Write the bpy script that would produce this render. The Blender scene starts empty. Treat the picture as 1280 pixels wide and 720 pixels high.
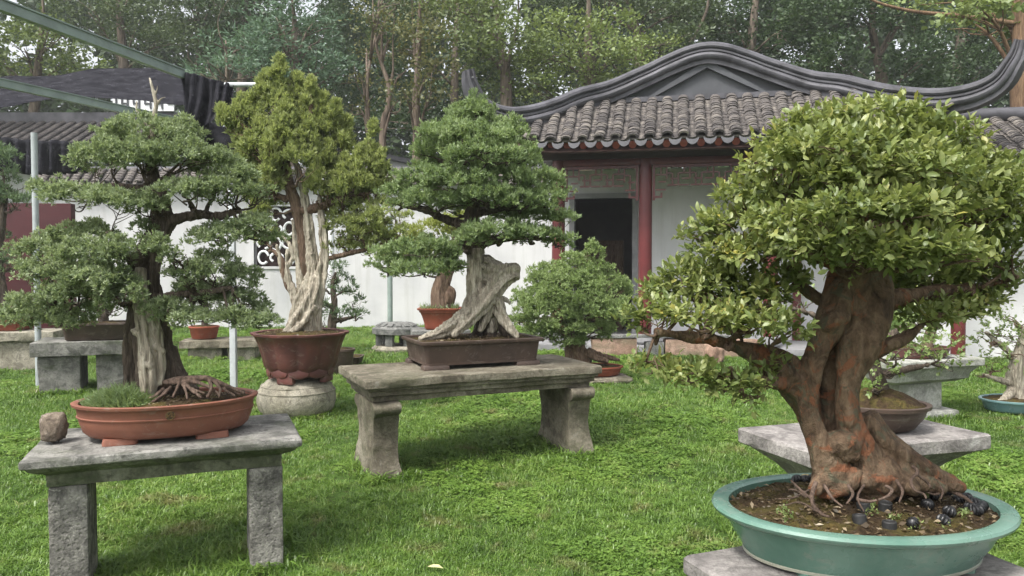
import bpy, bmesh, math, random
import numpy as np
from mathutils import Vector, Matrix, Euler
R = math.radians
rng = np.random.default_rng(7)
random.seed(7)
scene = bpy.context.scene
COL = scene.collection

# ------------------------------------------------------------------ camera, sky, sun, exposure
F, HX, HY = 950.0, 640.0, 360.0
PITCH = math.atan(30.0 / F)
CAM_H = 1.5
cam_data = bpy.data.cameras.new('camera')
cam = bpy.data.objects.new('camera', cam_data)
COL.objects.link(cam)
cam_data.sensor_width = 36.0
cam_data.lens = F / 1280.0 * 36.0
cam_data.clip_start = 0.05
cam_data.clip_end = 600.0
cam.location = (0, 0, CAM_H)
cam.rotation_euler = (R(90) - PITCH, 0, 0)
scene.camera = cam

SUN_EL, SUN_ROT = R(58), R(222)
world = bpy.data.worlds.new('World')
scene.world = world
world.use_nodes = True
wn = world.node_tree
wn.nodes.clear()
sky = wn.nodes.new('ShaderNodeTexSky')
sky.sky_type = 'NISHITA'
sky.sun_disc = False
sky.sun_elevation = SUN_EL
sky.sun_rotation = SUN_ROT
sky.air_density = 1.0
sky.dust_density = 5.0
sky.ozone_density = 1.0
hs = wn.nodes.new('ShaderNodeHueSaturation')
hs.inputs['Saturation'].default_value = 0.22
bg = wn.nodes.new('ShaderNodeBackground')
bg.inputs['Strength'].default_value = 0.118
wo = wn.nodes.new('ShaderNodeOutputWorld')
wn.links.new(sky.outputs[0], hs.inputs['Color'])
wn.links.new(hs.outputs[0], bg.inputs['Color'])
wn.links.new(bg.outputs[0], wo.inputs['Surface'])

sun_data = bpy.data.lights.new('sun', 'SUN')
sun = bpy.data.objects.new('sun', sun_data)
COL.objects.link(sun)
sun_data.energy = 1.5
sun_data.angle = R(12)
sun_data.color = (1.0, 0.955, 0.89)
sd = Vector((math.sin(SUN_ROT) * math.cos(SUN_EL), math.cos(SUN_ROT) * math.cos(SUN_EL), math.sin(SUN_EL)))
sun.rotation_euler = sd.to_track_quat('Z', 'Y').to_euler()

scene.view_settings.view_transform = 'Standard'
scene.view_settings.look = 'None'
scene.view_settings.exposure = 1.5
scene.view_settings.gamma = 1.0
scene.cycles.max_bounces = 8
scene.cycles.diffuse_bounces = 5
scene.cycles.transmission_bounces = 6
scene.cycles.transparent_max_bounces = 8
scene.cycles.use_denoising = True

def at(px, py, Y):
    """World point seen at pixel (px, py) of the 1280x720 photograph, Y metres ahead of the camera."""
    cx, cy = (px - HX) / F, (HY - py) / F
    d = Vector((cx, math.cos(PITCH) + cy * math.sin(PITCH), cy * math.cos(PITCH) - math.sin(PITCH)))
    t = Y / d.y
    return Vector((d.x * t, Y, CAM_H + d.z * t))

# ------------------------------------------------------------------ materials
MAT = {}
class NT:
    def __init__(self, name):
        self.m = bpy.data.materials.new(name)
        self.m.use_nodes = True
        self.t = self.m.node_tree
        self.t.nodes.clear()
        self.out = self.n('ShaderNodeOutputMaterial')
        MAT[name] = self.m
    def n(self, t, **kw):
        o = self.t.nodes.new(t)
        for k, v in kw.items():
            setattr(o, k, v)
        return o
    def l(self, a, b):
        self.t.links.new(a, b)
    def coord(self, kind='Object', scale=(1, 1, 1)):
        tc = self.n('ShaderNodeTexCoord')
        mp = self.n('ShaderNodeMapping')
        mp.inputs['Scale'].default_value = scale
        self.l(tc.outputs[kind], mp.inputs['Vector'])
        return mp.outputs[0]
    def noise(self, vec, scale, detail=4, rough=0.55, dist=0.0):
        o = self.n('ShaderNodeTexNoise')
        o.inputs['Scale'].default_value = scale
        o.inputs['Detail'].default_value = detail
        o.inputs['Roughness'].default_value = rough
        o.inputs['Distortion'].default_value = dist
        if vec is not None:
            self.l(vec, o.inputs['Vector'])
        return o.outputs['Fac']
    def ramp(self, fac, stops, interp='LINEAR'):
        o = self.n('ShaderNodeValToRGB')
        cr = o.color_ramp
        cr.interpolation = interp
        while len(cr.elements) < len(stops):
            cr.elements.new(0.5)
        for e, (p, c) in zip(cr.elements, stops):
            e.position = p
            e.color = (c, c, c, 1) if isinstance(c, (int, float)) else (*c, 1)
        self.l(fac, o.inputs[0])
        return o.outputs[0]
    def mix(self, fac, a, b, mode='MIX'):
        o = self.n('ShaderNodeMix', data_type='RGBA', blend_type=mode)
        for sock, v in ((o.inputs[0], fac), (o.inputs[6], a), (o.inputs[7], b)):
            if isinstance(v, (int, float)):
                sock.default_value = v
            elif isinstance(v, tuple):
                sock.default_value = (*v, 1)
            else:
                self.l(v, sock)
        return o.outputs[2]
    def math(self, op, a, b=0.0):
        o = self.n('ShaderNodeMath', operation=op)
        for sock, v in ((o.inputs[0], a), (o.inputs[1], b)):
            if isinstance(v, (int, float)):
                sock.default_value = v
            else:
                self.l(v, sock)
        return o.outputs[0]
    def bump(self, h, strength=0.3, dist=0.01):
        o = self.n('ShaderNodeBump')
        o.inputs['Strength'].default_value = strength
        o.inputs['Distance'].default_value = dist
        self.l(h, o.inputs['Height'])
        return o.outputs[0]
    def surf(self, col, rough=0.8, normal=None, spec=0.3, coat=0.0, metal=0.0):
        p = self.n('ShaderNodeBsdfPrincipled')
        if isinstance(col, tuple):
            p.inputs['Base Color'].default_value = (*col, 1)
        else:
            self.l(col, p.inputs['Base Color'])
        if isinstance(rough, (int, float)):
            p.inputs['Roughness'].default_value = rough
        else:
            self.l(rough, p.inputs['Roughness'])
        p.inputs['Specular IOR Level'].default_value = spec
        p.inputs['Coat Weight'].default_value = coat
        p.inputs['Coat Roughness'].default_value = 0.15
        p.inputs['Metallic'].default_value = metal
        if normal is not None:
            self.l(normal, p.inputs['Normal'])
        self.l(p.outputs[0], self.out.inputs['Surface'])
        return p

def stone_mat(name, dark, mid, light, lichen=None, moss=None, scale=1.0, pits=0.0):
    k = NT(name)
    v = k.coord('Object')
    big = k.noise(v, 3.2 * scale, 6, 0.62, 0.4)
    col = k.ramp(big, [(0.3, dark), (0.5, mid), (0.72, light)])
    fine = k.noise(v, 55 * scale, 4, 0.7)
    col = k.mix(0.55, col, k.ramp(fine, [(0.3, 0.25), (0.62, 0.75)]), 'OVERLAY')
    bl = k.noise(v, 7.5 * scale, 4, 0.55, 0.8)
    col = k.mix(k.ramp(bl, [(0.5, 0.0), (0.62, 0.6)]), col, tuple(x * 0.8 for x in dark))
    sp = k.noise(v, 17 * scale, 5, 0.7, 0.6)
    col = k.mix(k.ramp(sp, [(0.56, 0.0), (0.66, 0.75)]), col, dark)
    if lichen:
        ln = k.noise(v, 9 * scale, 6, 0.7, 0.8)
        col = k.mix(k.ramp(ln, [(0.6, 0.0), (0.68, 0.65)]), col, lichen)
    if moss:
        mn = k.noise(k.coord('Object', (1, 1, 2.5)), 2.2 * scale, 6, 0.7, 0.3)
        col = k.mix(k.ramp(mn, [(0.5, 0.0), (0.66, 0.7)]), col, moss)
    # rain runs down the faces
    st = k.noise(k.coord('Object', (9, 9, 0.8)), 3 * scale, 3, 0.6)
    col = k.mix(k.ramp(st, [(0.55, 0.0), (0.75, 0.4)]), col, dark)
    h = k.math('ADD', fine, k.math('MULTIPLY', sp, 1.5))
    if pits:
        vo = k.n('ShaderNodeTexVoronoi')
        vo.inputs['Scale'].default_value = 26 * scale
        k.l(v, vo.inputs['Vector'])
        pit = k.ramp(vo.outputs['Distance'], [(0.15, 0.0), (0.4, 1.0)])
        h = k.math('ADD', h, k.math('MULTIPLY', pit, pits))
    k.surf(col, 0.88, k.bump(h, 0.5, 0.012), 0.25)
    return k.m

stone_mat('bench_stone', (0.066, 0.066, 0.0594), (0.165, 0.1617, 0.1485), (0.2508, 0.2442, 0.2244), (0.3036, 0.297, 0.2706), (0.0495, 0.0627, 0.0297))
stone_mat('table_stone', (0.055, 0.055, 0.05), (0.185, 0.18, 0.165), (0.3, 0.29, 0.27), (0.36, 0.35, 0.31), (0.07, 0.08, 0.05))
stone_mat('leg_stone', (0.05, 0.048, 0.044), (0.18, 0.172, 0.155), (0.33, 0.32, 0.285), (0.36, 0.35, 0.31), None, 1.7, 0.8)
stone_mat('brown_stone', (0.066, 0.0561, 0.0396), (0.1518, 0.1353, 0.1023), (0.2376, 0.2178, 0.1716), (0.2508, 0.2376, 0.198), (0.0561, 0.0594, 0.0297))
stone_mat('pale_stone', (0.176, 0.176, 0.16), (0.32, 0.32, 0.296), (0.4, 0.4, 0.368), None, (0.16, 0.176, 0.12))
stone_mat('drum_stone', (0.1248, 0.1131, 0.0858), (0.2574, 0.2379, 0.1872), (0.3432, 0.3198, 0.2652), None, None, 1.2)
stone_mat('purple_stone', (0.0962, 0.0888, 0.0851), (0.2146, 0.1998, 0.1887), (0.3108, 0.296, 0.2775), (0.37, 0.3626, 0.3404), None)
stone_mat('carved_stone', (0.072, 0.076, 0.072), (0.16, 0.16, 0.152), (0.24, 0.24, 0.224), None, None, 1.2, 0.6)
stone_mat('rock', (0.068, 0.051, 0.0382), (0.1785, 0.1445, 0.1105), (0.306, 0.2635, 0.221), None, None, 4.0)
stone_mat('pink_block', (0.176, 0.112, 0.08), (0.288, 0.192, 0.144), (0.368, 0.272, 0.216), None, (0.112, 0.112, 0.064), 1.0)

def clay_mat(name, c1, c2, rough=0.55, spec=0.35, coat=0.0, dirt=(0.1, 0.08, 0.06), speck=0.35):
    k = NT(name)
    v = k.coord('Object')
    n = k.noise(v, 5, 5, 0.6, 0.3)
    col = k.mix(k.ramp(n, [(0.35, 0.0), (0.65, 1.0)]), c1, c2)
    st = k.noise(k.coord('Object', (6, 6, 1.2)), 4, 5, 0.65, 0.4)
    col = k.mix(k.ramp(st, [(0.55, 0.0), (0.78, speck)]), col, dirt)
    wb = k.noise(k.coord('Object', (3, 3, 5)), 3.5, 7, 0.72, 0.6)
    col = k.mix(k.ramp(wb, [(0.55, 0.0), (0.72, 0.42)]), col, (0.3, 0.27, 0.23))
    f = k.noise(v, 120, 3, 0.6)
    k.surf(col, k.ramp(n, [(0.3, rough - 0.1), (0.7, rough + 0.12)]), k.bump(k.math('ADD', f, k.math('MULTIPLY', n, 2.0)), 0.14, 0.004), spec, coat)
clay_mat('terracotta', (0.235, 0.095, 0.062), (0.18, 0.072, 0.047), 0.6)
stone_mat('mossy_stone', (0.04, 0.045, 0.028), (0.12, 0.125, 0.085), (0.21, 0.21, 0.17), None, (0.035, 0.055, 0.018))
clay_mat('brown_clay', (0.085, 0.058, 0.045), (0.055, 0.038, 0.031), 0.5)
clay_mat('purple_clay', (0.14, 0.052, 0.046), (0.09, 0.036, 0.034), 0.5)
clay_mat('red_clay', (0.31, 0.085, 0.05), (0.22, 0.06, 0.035), 0.55)
clay_mat('turquoise_glaze', (0.075, 0.165, 0.125), (0.13, 0.23, 0.185), 0.24, 0.5, 0.1, (0.17, 0.2, 0.165), 0.45)
clay_mat('blue_glaze', (0.12, 0.22, 0.24), (0.16, 0.27, 0.27), 0.3, 0.5, 0.2)
clay_mat('pale_glaze', (0.33, 0.33, 0.26), (0.25, 0.27, 0.22), 0.4, 0.4)

k = NT('emblem_metal')
v = k.coord('Object')
k.surf(k.ramp(k.noise(v, 90, 3), [(0.4, (0.05, 0.03, 0.015)), (0.6, (0.22, 0.13, 0.05))]), 0.5, None, 0.4)

k = NT('soil')
v = k.coord('Object')
n1 = k.noise(v, 9, 6, 0.65, 0.5)
n2 = k.noise(v, 80, 5, 0.7)
col = k.ramp(n1, [(0.3, (0.018, 0.012, 0.008)), (0.46, (0.045, 0.03, 0.016)), (0.56, (0.06, 0.05, 0.016)), (0.66, (0.085, 0.06, 0.02)), (0.8, (0.075, 0.05, 0.03))])
col = k.mix(0.7, col, k.ramp(n2, [(0.3, 0.15), (0.65, 0.8)]), 'OVERLAY')
k.surf(col, 0.95, k.bump(k.math('ADD', n2, n1), 0.9, 0.012), 0.15)
clay_mat('moss', (0.07, 0.09, 0.02), (0.05, 0.06, 0.015), 0.9, 0.1)

def bark_mat(name, stops, patch=None, stretch=(14, 14, 2.4), scale=1.0, bump=0.7, rough=0.85, patch2=None):
    k = NT(name)
    v = k.coord('Object', stretch)
    vo = k.coord('Object')
    g = k.noise(v, 2.2 * scale, 6, 0.68, 1.2)
    col = k.ramp(g, stops)
    f = k.noise(k.coord('Object', (stretch[0] * 2, stretch[1] * 2, stretch[2] * 1.5)), 4 * scale, 4, 0.7, 0.4)
    col = k.mix(0.6, col, k.ramp(f, [(0.3, 0.22), (0.62, 0.78)]), 'OVERLAY')
    if patch:
        pn = k.noise(vo, 10 * scale, 5, 0.62, 0.9)
        col = k.mix(k.ramp(pn, [(0.54, 0.0), (0.6, 0.85)]), col, patch)
    if patch2:
        pn = k.noise(k.coord('Object', (1.0, 1.3, 0.8)), 13 * scale, 5, 0.62, 1.2)
        col = k.mix(k.ramp(pn, [(0.57, 0.0), (0.63, 0.8)]), col, patch2)
    k.surf(col, rough, k.bump(k.math('ADD', g, k.math('MULTIPLY', f, 0.6)), bump, 0.02), 0.25)
bark_mat('deadwood', [(0.28, (0.06, 0.05, 0.038)), (0.42, (0.23, 0.2, 0.155)), (0.6, (0.39, 0.355, 0.285)), (0.8, (0.48, 0.44, 0.36))])
bark_mat('grey_deadwood', [(0.3, (0.045, 0.037, 0.028)), (0.45, (0.17, 0.145, 0.11)), (0.6, (0.3, 0.27, 0.215)), (0.8, (0.4, 0.37, 0.3))])
bark_mat('dark_bark', [(0.3, (0.025, 0.02, 0.015)), (0.5, (0.075, 0.058, 0.045)), (0.75, (0.16, 0.13, 0.1))])
bark_mat('brown_bark', [(0.3, (0.05, 0.03, 0.02)), (0.5, (0.12, 0.08, 0.055)), (0.75, (0.2, 0.15, 0.11))])
bark_mat('mottled_bark', [(0.28, (0.026, 0.017, 0.011)), (0.45, (0.09, 0.058, 0.036)), (0.6, (0.145, 0.1, 0.064)), (0.8, (0.2, 0.15, 0.105))],
         (0.2, 0.08, 0.04), (5, 5, 2.8), 1.6, 0.9, 0.8, (0.085, 0.085, 0.055))
bark_mat('root_bark', [(0.3, (0.035, 0.025, 0.019)), (0.5, (0.1, 0.068, 0.052)), (0.75, (0.19, 0.14, 0.11))])
bark_mat('forest_bark', [(0.3, (0.03, 0.024, 0.018)), (0.5, (0.1, 0.08, 0.06)), (0.75, (0.19, 0.155, 0.12))], None, (3, 3, 0.6))
bark_mat('pale_forest_bark', [(0.3, (0.07, 0.05, 0.036)), (0.5, (0.15, 0.115, 0.088)), (0.75, (0.23, 0.185, 0.145))], None, (3, 3, 0.6))
bark_mat('brown_forest_bark', [(0.3, (0.06, 0.035, 0.02)), (0.5, (0.16, 0.1, 0.06)), (0.75, (0.25, 0.17, 0.1))], None, (6, 6, 0.8))

def leaf_mat(name, lo, mid, hi, trans=0.3, gloss=0.05, rough=0.5, clump=3.0, rare=None):
    """Leaf colour: a tint per leaf or tuft (attribute), lighter young tips, clump-sized drift."""
    k = NT(name)
    a = k.n('ShaderNodeAttribute', attribute_name='tint')
    oi = k.n('ShaderNodeObjectInfo')
    cl = k.noise(k.coord('Object'), clump, 3, 0.6)
    f = k.math('ADD', k.math('MULTIPLY', a.outputs['Fac'], 0.75), k.math('MULTIPLY', k.math('SUBTRACT', cl, 0.5), 0.9))
    f = k.math('ADD', f, 0.12)
    stops = [(0.0, lo), (0.45, mid), (0.9, hi)]
    if rare:
        stops = [(0.0, lo), (0.42, mid), (0.82, hi), (0.95, rare)]
    col = k.ramp(f, stops)
    d = k.n('ShaderNodeBsdfDiffuse')
    t = k.n('ShaderNodeBsdfTranslucent')
    g = k.n('ShaderNodeBsdfGlossy')
    g.inputs['Roughness'].default_value = rough
    g.inputs['Color'].default_value = (0.9, 0.95, 0.9, 1)
    k.l(col, d.inputs['Color'])
    tc = k.mix(0.5, col, (hi[0] * 1.1, hi[1] * 1.15, hi[2] * 0.6))
    k.l(tc, t.inputs['Color'])
    m1 = k.n('ShaderNodeMixShader'); m1.inputs[0].default_value = trans
    m2 = k.n('ShaderNodeMixShader'); m2.inputs[0].default_value = gloss
    k.l(d.outputs[0], m1.inputs[1]); k.l(t.outputs[0], m1.inputs[2])
    k.l(m1.outputs[0], m2.inputs[1]); k.l(g.outputs[0], m2.inputs[2])
    k.l(m2.outputs[0], k.out.inputs['Surface'])
    return k.m
leaf_mat('juniper_green', (0.09, 0.125, 0.06), (0.19, 0.25, 0.125), (0.38, 0.44, 0.27), 0.42, 0.03)
leaf_mat('fresh_juniper_green', (0.09, 0.135, 0.055), (0.185, 0.26, 0.11), (0.34, 0.42, 0.21), 0.42, 0.03)
leaf_mat('yellow_juniper_green', (0.14, 0.17, 0.06), (0.27, 0.32, 0.12), (0.43, 0.47, 0.2), 0.45, 0.02)
leaf_mat('golden_juniper_green', (0.15, 0.18, 0.04), (0.28, 0.325, 0.08), (0.4, 0.43, 0.13), 0.42, 0.02)
leaf_mat('shrub_juniper_green', (0.13, 0.185, 0.07), (0.23, 0.31, 0.12), (0.34, 0.42, 0.19), 0.42, 0.02)
leaf_mat('blue_juniper_green', (0.055, 0.09, 0.05), (0.105, 0.16, 0.085), (0.18, 0.25, 0.13), 0.35, 0.03)
leaf_mat('broad_leaf', (0.06, 0.095, 0.03), (0.16, 0.205, 0.062), (0.29, 0.32, 0.12), 0.38, 0.03, 0.42, 4.0, (0.36, 0.32, 0.07))
leaf_mat('small_leaf', (0.1, 0.15, 0.05), (0.19, 0.26, 0.085), (0.29, 0.36, 0.13), 0.4, 0.04)
leaf_mat('forest_green', (0.043, 0.065, 0.028), (0.062, 0.091, 0.037), (0.101, 0.134, 0.056), 0.3, 0.03, 0.5, 0.5)
leaf_mat('forest_light_green', (0.081, 0.111, 0.038), (0.114, 0.154, 0.051), (0.167, 0.211, 0.074), 0.32, 0.03, 0.5, 0.5)
leaf_mat('forest_bright_green', (0.105, 0.151, 0.045), (0.154, 0.208, 0.062), (0.234, 0.281, 0.091), 0.32, 0.03, 0.5, 0.5)
leaf_mat('forest_dark_green', (0.025, 0.046, 0.017), (0.034, 0.063, 0.023), (0.062, 0.096, 0.034), 0.3, 0.03, 0.5, 0.4)
leaf_mat('forest_blue_green', (0.062, 0.11, 0.068), (0.087, 0.149, 0.092), (0.13, 0.197, 0.127), 0.3, 0.03, 0.5, 0.6)
leaf_mat('forest_autumn_green', (0.085, 0.094, 0.038), (0.124, 0.133, 0.051), (0.193, 0.186, 0.069), 0.3, 0.03, 0.5, 0.5)

leaf_mat('litter', (0.03, 0.02, 0.012), (0.1, 0.065, 0.035), (0.26, 0.2, 0.12), 0.1)

k = NT('grass_blade')
a = k.n('ShaderNodeAttribute', attribute_name='tint')
geo = k.n('ShaderNodeNewGeometry')
pn = k.noise(geo.outputs['Position'], 0.55, 5, 0.62, 0.2)
pn2 = k.noise(geo.outputs['Position'], 4.5, 4, 0.65)
f = k.math('ADD', k.math('MULTIPLY', a.outputs['Fac'], 0.55), k.math('MULTIPLY', k.math('SUBTRACT', k.math('ADD', pn, k.math('MULTIPLY', pn2, 0.8)), 0.9), 1.0))
col = k.ramp(k.math('ADD', f, 0.2), [(0.0, (0.048, 0.1, 0.015)), (0.35, (0.115, 0.215, 0.03)), (0.68, (0.2, 0.315, 0.055)), (0.95, (0.37, 0.4, 0.14))])
dry = k.noise(geo.outputs['Position'], 3.1, 4, 0.6, 0.4)
col = k.mix(k.ramp(dry, [(0.58, 0.0), (0.7, 0.75)]), col, (0.24, 0.21, 0.09))
d = k.n('ShaderNodeBsdfDiffuse'); t = k.n('ShaderNodeBsdfTranslucent'); g = k.n('ShaderNodeBsdfGlossy')
g.inputs['Roughness'].default_value = 0.45
k.l(col, d.inputs[0]); k.l(col, t.inputs[0])
m1 = k.n('ShaderNodeMixShader'); m1.inputs[0].default_value = 0.42
m2 = k.n('ShaderNodeMixShader'); m2.inputs[0].default_value = 0.05
k.l(d.outputs[0], m1.inputs[1]); k.l(t.outputs[0], m1.inputs[2]); k.l(m1.outputs[0], m2.inputs[1]); k.l(g.outputs[0], m2.inputs[2])
k.l(m2.outputs[0], k.out.inputs['Surface'])

k = NT('lawn_soil')
v = k.coord('Object')
n = k.noise(v, 0.7, 6, 0.65)
n2 = k.noise(v, 22, 5, 0.7)
col = k.ramp(n, [(0.35, (0.04, 0.075, 0.018)), (0.55, (0.055, 0.1, 0.02)), (0.72, (0.075, 0.075, 0.03))])
col = k.mix(k.ramp(n2, [(0.5, 0.0), (0.7, 0.8)]), col, (0.055, 0.04, 0.022))
k.surf(col, 0.95, k.bump(n2, 0.8, 0.03), 0.1)

k = NT('plaster')
v = k.coord('Object')
n = k.noise(v, 0.8, 6, 0.6, 0.3)
col = k.ramp(n, [(0.32, (0.46, 0.465, 0.475)), (0.55, (0.56, 0.56, 0.565)), (0.75, (0.6, 0.6, 0.6))])
st = k.noise(k.coord('Object', (4, 4, 0.35)), 1.4, 5, 0.65)
col = k.mix(k.ramp(st, [(0.5, 0.0), (0.76, 0.6)]), col, (0.4, 0.4, 0.38))
k.surf(col, 0.9, k.bump(k.noise(v, 40, 4), 0.1, 0.01), 0.2)

def plain(name, c, rough=0.6, var=0.25, scale=6, spec=0.3, coat=0.0, metal=0.0, bump=0.1):
    k = NT(name)
    v = k.coord('Object')
    n = k.noise(v, scale, 5, 0.62, 0.2)
    lo = tuple(x * (1 - var) for x in c); hi = tuple(min(1, x * (1 + var)) for x in c)
    k.surf(k.ramp(n, [(0.3, lo), (0.7, hi)]), rough, k.bump(k.noise(v, scale * 9, 4), bump, 0.01), spec, coat, metal)
plain('ridge_plaster', (0.062, 0.061, 0.07), 0.6, 0.55, 3, 0.4)
plain('gable_plaster', (0.075, 0.078, 0.086), 0.8, 0.18, 3)
plain('bead_plaster', (0.34, 0.34, 0.35), 0.8, 0.2, 8)
plain('red_lacquer', (0.11, 0.02, 0.021), 0.38, 0.25, 3, 0.45, 0.1)
plain('faded_lacquer', (0.2, 0.06, 0.05), 0.5, 0.25, 3, 0.4)
plain('rafter_paint', (0.17, 0.045, 0.032), 0.55, 0.3, 5)
plain('dark_wood', (0.035, 0.018, 0.015), 0.6, 0.3, 4)
plain('door_stone', (0.2, 0.2, 0.205), 0.8, 0.2, 6)
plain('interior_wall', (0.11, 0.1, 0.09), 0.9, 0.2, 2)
plain('white_paint', (0.72, 0.73, 0.74), 0.5, 0.12, 5)
plain('grey_metal', (0.33, 0.36, 0.37), 0.45, 0.2, 7, 0.5)
plain('pale_metal', (0.46, 0.48, 0.5), 0.5, 0.2, 7, 0.4)
plain('green_metal', (0.22, 0.27, 0.25), 0.45, 0.22, 5, 0.5)
plain('red_wall_paint', (0.06, 0.013, 0.016), 0.65, 0.25, 1.5)
plain('black_plastic', (0.012, 0.012, 0.013), 0.38, 0.3, 30, 0.5)
plain('black_cap', (0.02, 0.02, 0.02), 0.6, 0.35, 40, 0.4)
plain('fungus', (0.5, 0.4, 0.2), 0.7, 0.2, 30)
plain('dry_leaf', (0.42, 0.4, 0.2), 0.6, 0.2, 30)
plain('forest_floor', (0.05, 0.055, 0.025), 0.95, 0.4, 0.4)
plain('sign_green', (0.05, 0.3, 0.17), 0.5, 0.15, 4)

k = NT('roof_tile')
v = k.coord('Object')
oi = k.n('ShaderNodeObjectInfo')
geo = k.n('ShaderNodeNewGeometry')
n = k.noise(geo.outputs['Position'], 5.5, 6, 0.7, 0.3)
n2 = k.noise(geo.outputs['Position'], 26, 4, 0.7)
col = k.ramp(k.math('ADD', k.math('MULTIPLY', n, 0.75), k.math('MULTIPLY', oi.outputs['Random'], 0.25)), [(0.3, (0.035, 0.032, 0.033)), (0.45, (0.08, 0.072, 0.07)), (0.58, (0.125, 0.112, 0.102)), (0.72, (0.2, 0.18, 0.155))])
col = k.mix(k.ramp(n2, [(0.58, 0.0), (0.7, 0.6)]), col, (0.27, 0.26, 0.22))
k.surf(col, 0.85, k.bump(n2, 0.4, 0.01), 0.25)
plain('drip_tile', (0.075, 0.075, 0.082), 0.7, 0.25, 8)

k = NT('shade_net')
v = k.coord('Object')
w = k.noise(k.coord('Object', (40, 40, 40)), 12, 2)
n = k.noise(k.coord('Object', (2, 2, 6)), 2.5, 5, 0.6, 0.5)
p = k.n('ShaderNodeBsdfDiffuse'); k.l(k.ramp(n, [(0.3, (0.012, 0.012, 0.015)), (0.7, (0.04, 0.04, 0.047))]), p.inputs[0])
tr = k.n('ShaderNodeBsdfTransparent')
m = k.n('ShaderNodeMixShader'); m.inputs[0].default_value = 0.1
k.l(p.outputs[0], m.inputs[1]); k.l(tr.outputs[0], m.inputs[2]); k.l(m.outputs[0], k.out.inputs['Surface'])

# ------------------------------------------------------------------ mesh helpers
def mk(name, V, F, mat, parent=None, base=None, smooth=None, attrs=None, kind=None):
    """One mesh object from arrays: V (n,3); F a list of polygons or an int array of equal polygons."""
    V = np.asarray(V, dtype=np.float64)
    if base is not None:
        V = V - np.asarray(base)[None, :]
    me = bpy.data.meshes.new(name)
    if isinstance(F, np.ndarray):
        nf, k_ = F.shape
        me.vertices.add(len(V)); me.loops.add(nf * k_); me.polygons.add(nf)
        me.vertices.foreach_set('co', V.astype(np.float32).ravel())
        me.loops.foreach_set('vertex_index', F.astype(np.int32).ravel())
        me.polygons.foreach_set('loop_start', np.arange(0, nf * k_, k_, dtype=np.int32))
        me.update(calc_edges=True)
    else:
        me.from_pydata([tuple(p) for p in V], [], [tuple(f) for f in F])
        me.update()
    if attrs:
        for an, arr in attrs.items():
            at_ = me.attributes.new(an, 'FLOAT', 'POINT')
            at_.data.foreach_set('value', np.asarray(arr, dtype=np.float32))
    if smooth is not None:
        me.polygons.foreach_set('use_smooth', np.ones(len(me.polygons), dtype=bool))
        if smooth < 179:
            me.set_sharp_from_angle(angle=R(smooth))
    me.materials.append(MAT[mat])
    o = bpy.data.objects.new(name, me)
    COL.objects.link(o)
    if parent is not None:
        o.parent = parent
    if kind:
        o['kind'] = kind
    return o

def dup(o, parent=None, loc=None, rot=None, scale=None):
    c = o.copy()
    COL.objects.link(c)
    if parent is not None:
        c.parent = parent
    if loc is not None: c.location = loc
    if rot is not None: c.rotation_euler = rot
    if scale is not None: c.scale = scale
    return c

def tag(o, label, cat, group=None):
    o['label'] = label; o['category'] = cat
    if group: o['group'] = group
    return o

def thing(name, loc, label, cat, group=None):
    o = bpy.data.objects.new(name, None)
    COL.objects.link(o)
    o.location = loc
    o.empty_display_size = 0.1
    return tag(o, label, cat, group)

def join(parts):
    """[(V,F)] -> one (V,F list)."""
    Vs, Fs, off = [], [], 0
    for V, F in parts:
        Vs.append(np.asarray(V)); Fs += [[i + off for i in f] for f in F]; off += len(V)
    return np.concatenate(Vs), Fs

def hash3(i, j, k, s):
    h = (i * 374761393 + j * 668265263 + k * 2147483647 + s * 1274126177) & 0xFFFFFFFF
    h = ((h ^ (h >> 13)) * 1274126177) & 0xFFFFFFFF
    return ((h ^ (h >> 16)) & 0xFFFF) / 65535.0
def vnoise(P, scale=1.0, seed=0):
    P = np.asarray(P) * scale
    i = np.floor(P).astype(np.int64); f = P - i
    f = f * f * (3 - 2 * f)
    out = 0
    for dx in (0, 1):
        for dy in (0, 1):
            for dz in (0, 1):
                w = (f[:, 0] if dx else 1 - f[:, 0]) * (f[:, 1] if dy else 1 - f[:, 1]) * (f[:, 2] if dz else 1 - f[:, 2])
                out = out + w * hash3(i[:, 0] + dx, i[:, 1] + dy, i[:, 2] + dz, seed)
    return out * 2 - 1
def jitter(V, amp, scale, seed=0):
    V = np.asarray(V, dtype=float)
    return V + amp * np.stack([vnoise(V, scale, seed + q) for q in range(3)], 1)

def rrect(a, b, cr, arc=5, edge=8):
    """outline function of a rounded rectangle, offset outward by off."""
    def f(off):
        A, B, C = a + off, b + off, max(0.002, cr + min(0, off * 0.5))
        pts = []
        for (sx, sy, a0) in ((1, 1, 0), (-1, 1, 90), (-1, -1, 180), (1, -1, 270)):
            for q in range(arc + 1):
                t = R(a0 + 90 * q / arc)
                pts.append((sx * (A - C) + C * math.cos(t), sy * (B - C) + C * math.sin(t)))
        out = []
        n = len(pts)
        for q in range(n):
            p, r_ = pts[q], pts[(q + 1) % n]
            out.append(p)
            if math.hypot(r_[0] - p[0], r_[1] - p[1]) > 2.0 * C * 1.6 / arc or q % (arc + 1) == arc:
                for e in range(1, edge):
                    out.append((p[0] + (r_[0] - p[0]) * e / edge, p[1] + (r_[1] - p[1]) * e / edge))
        return np.array(out)
    return f
def oval(a, b, n=72, lobes=0, lobe=0.0):
    def f(off):
        t = np.arange(n) / n * 2 * math.pi
        m = 1 + lobe * (np.abs(np.cos(t * lobes / 2)) ** 0.7 - 0.6) if lobes else 1.0
        return np.stack([(a + off) * np.cos(t) * m, (b + off) * np.sin(t) * m], 1)
    return f
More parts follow.
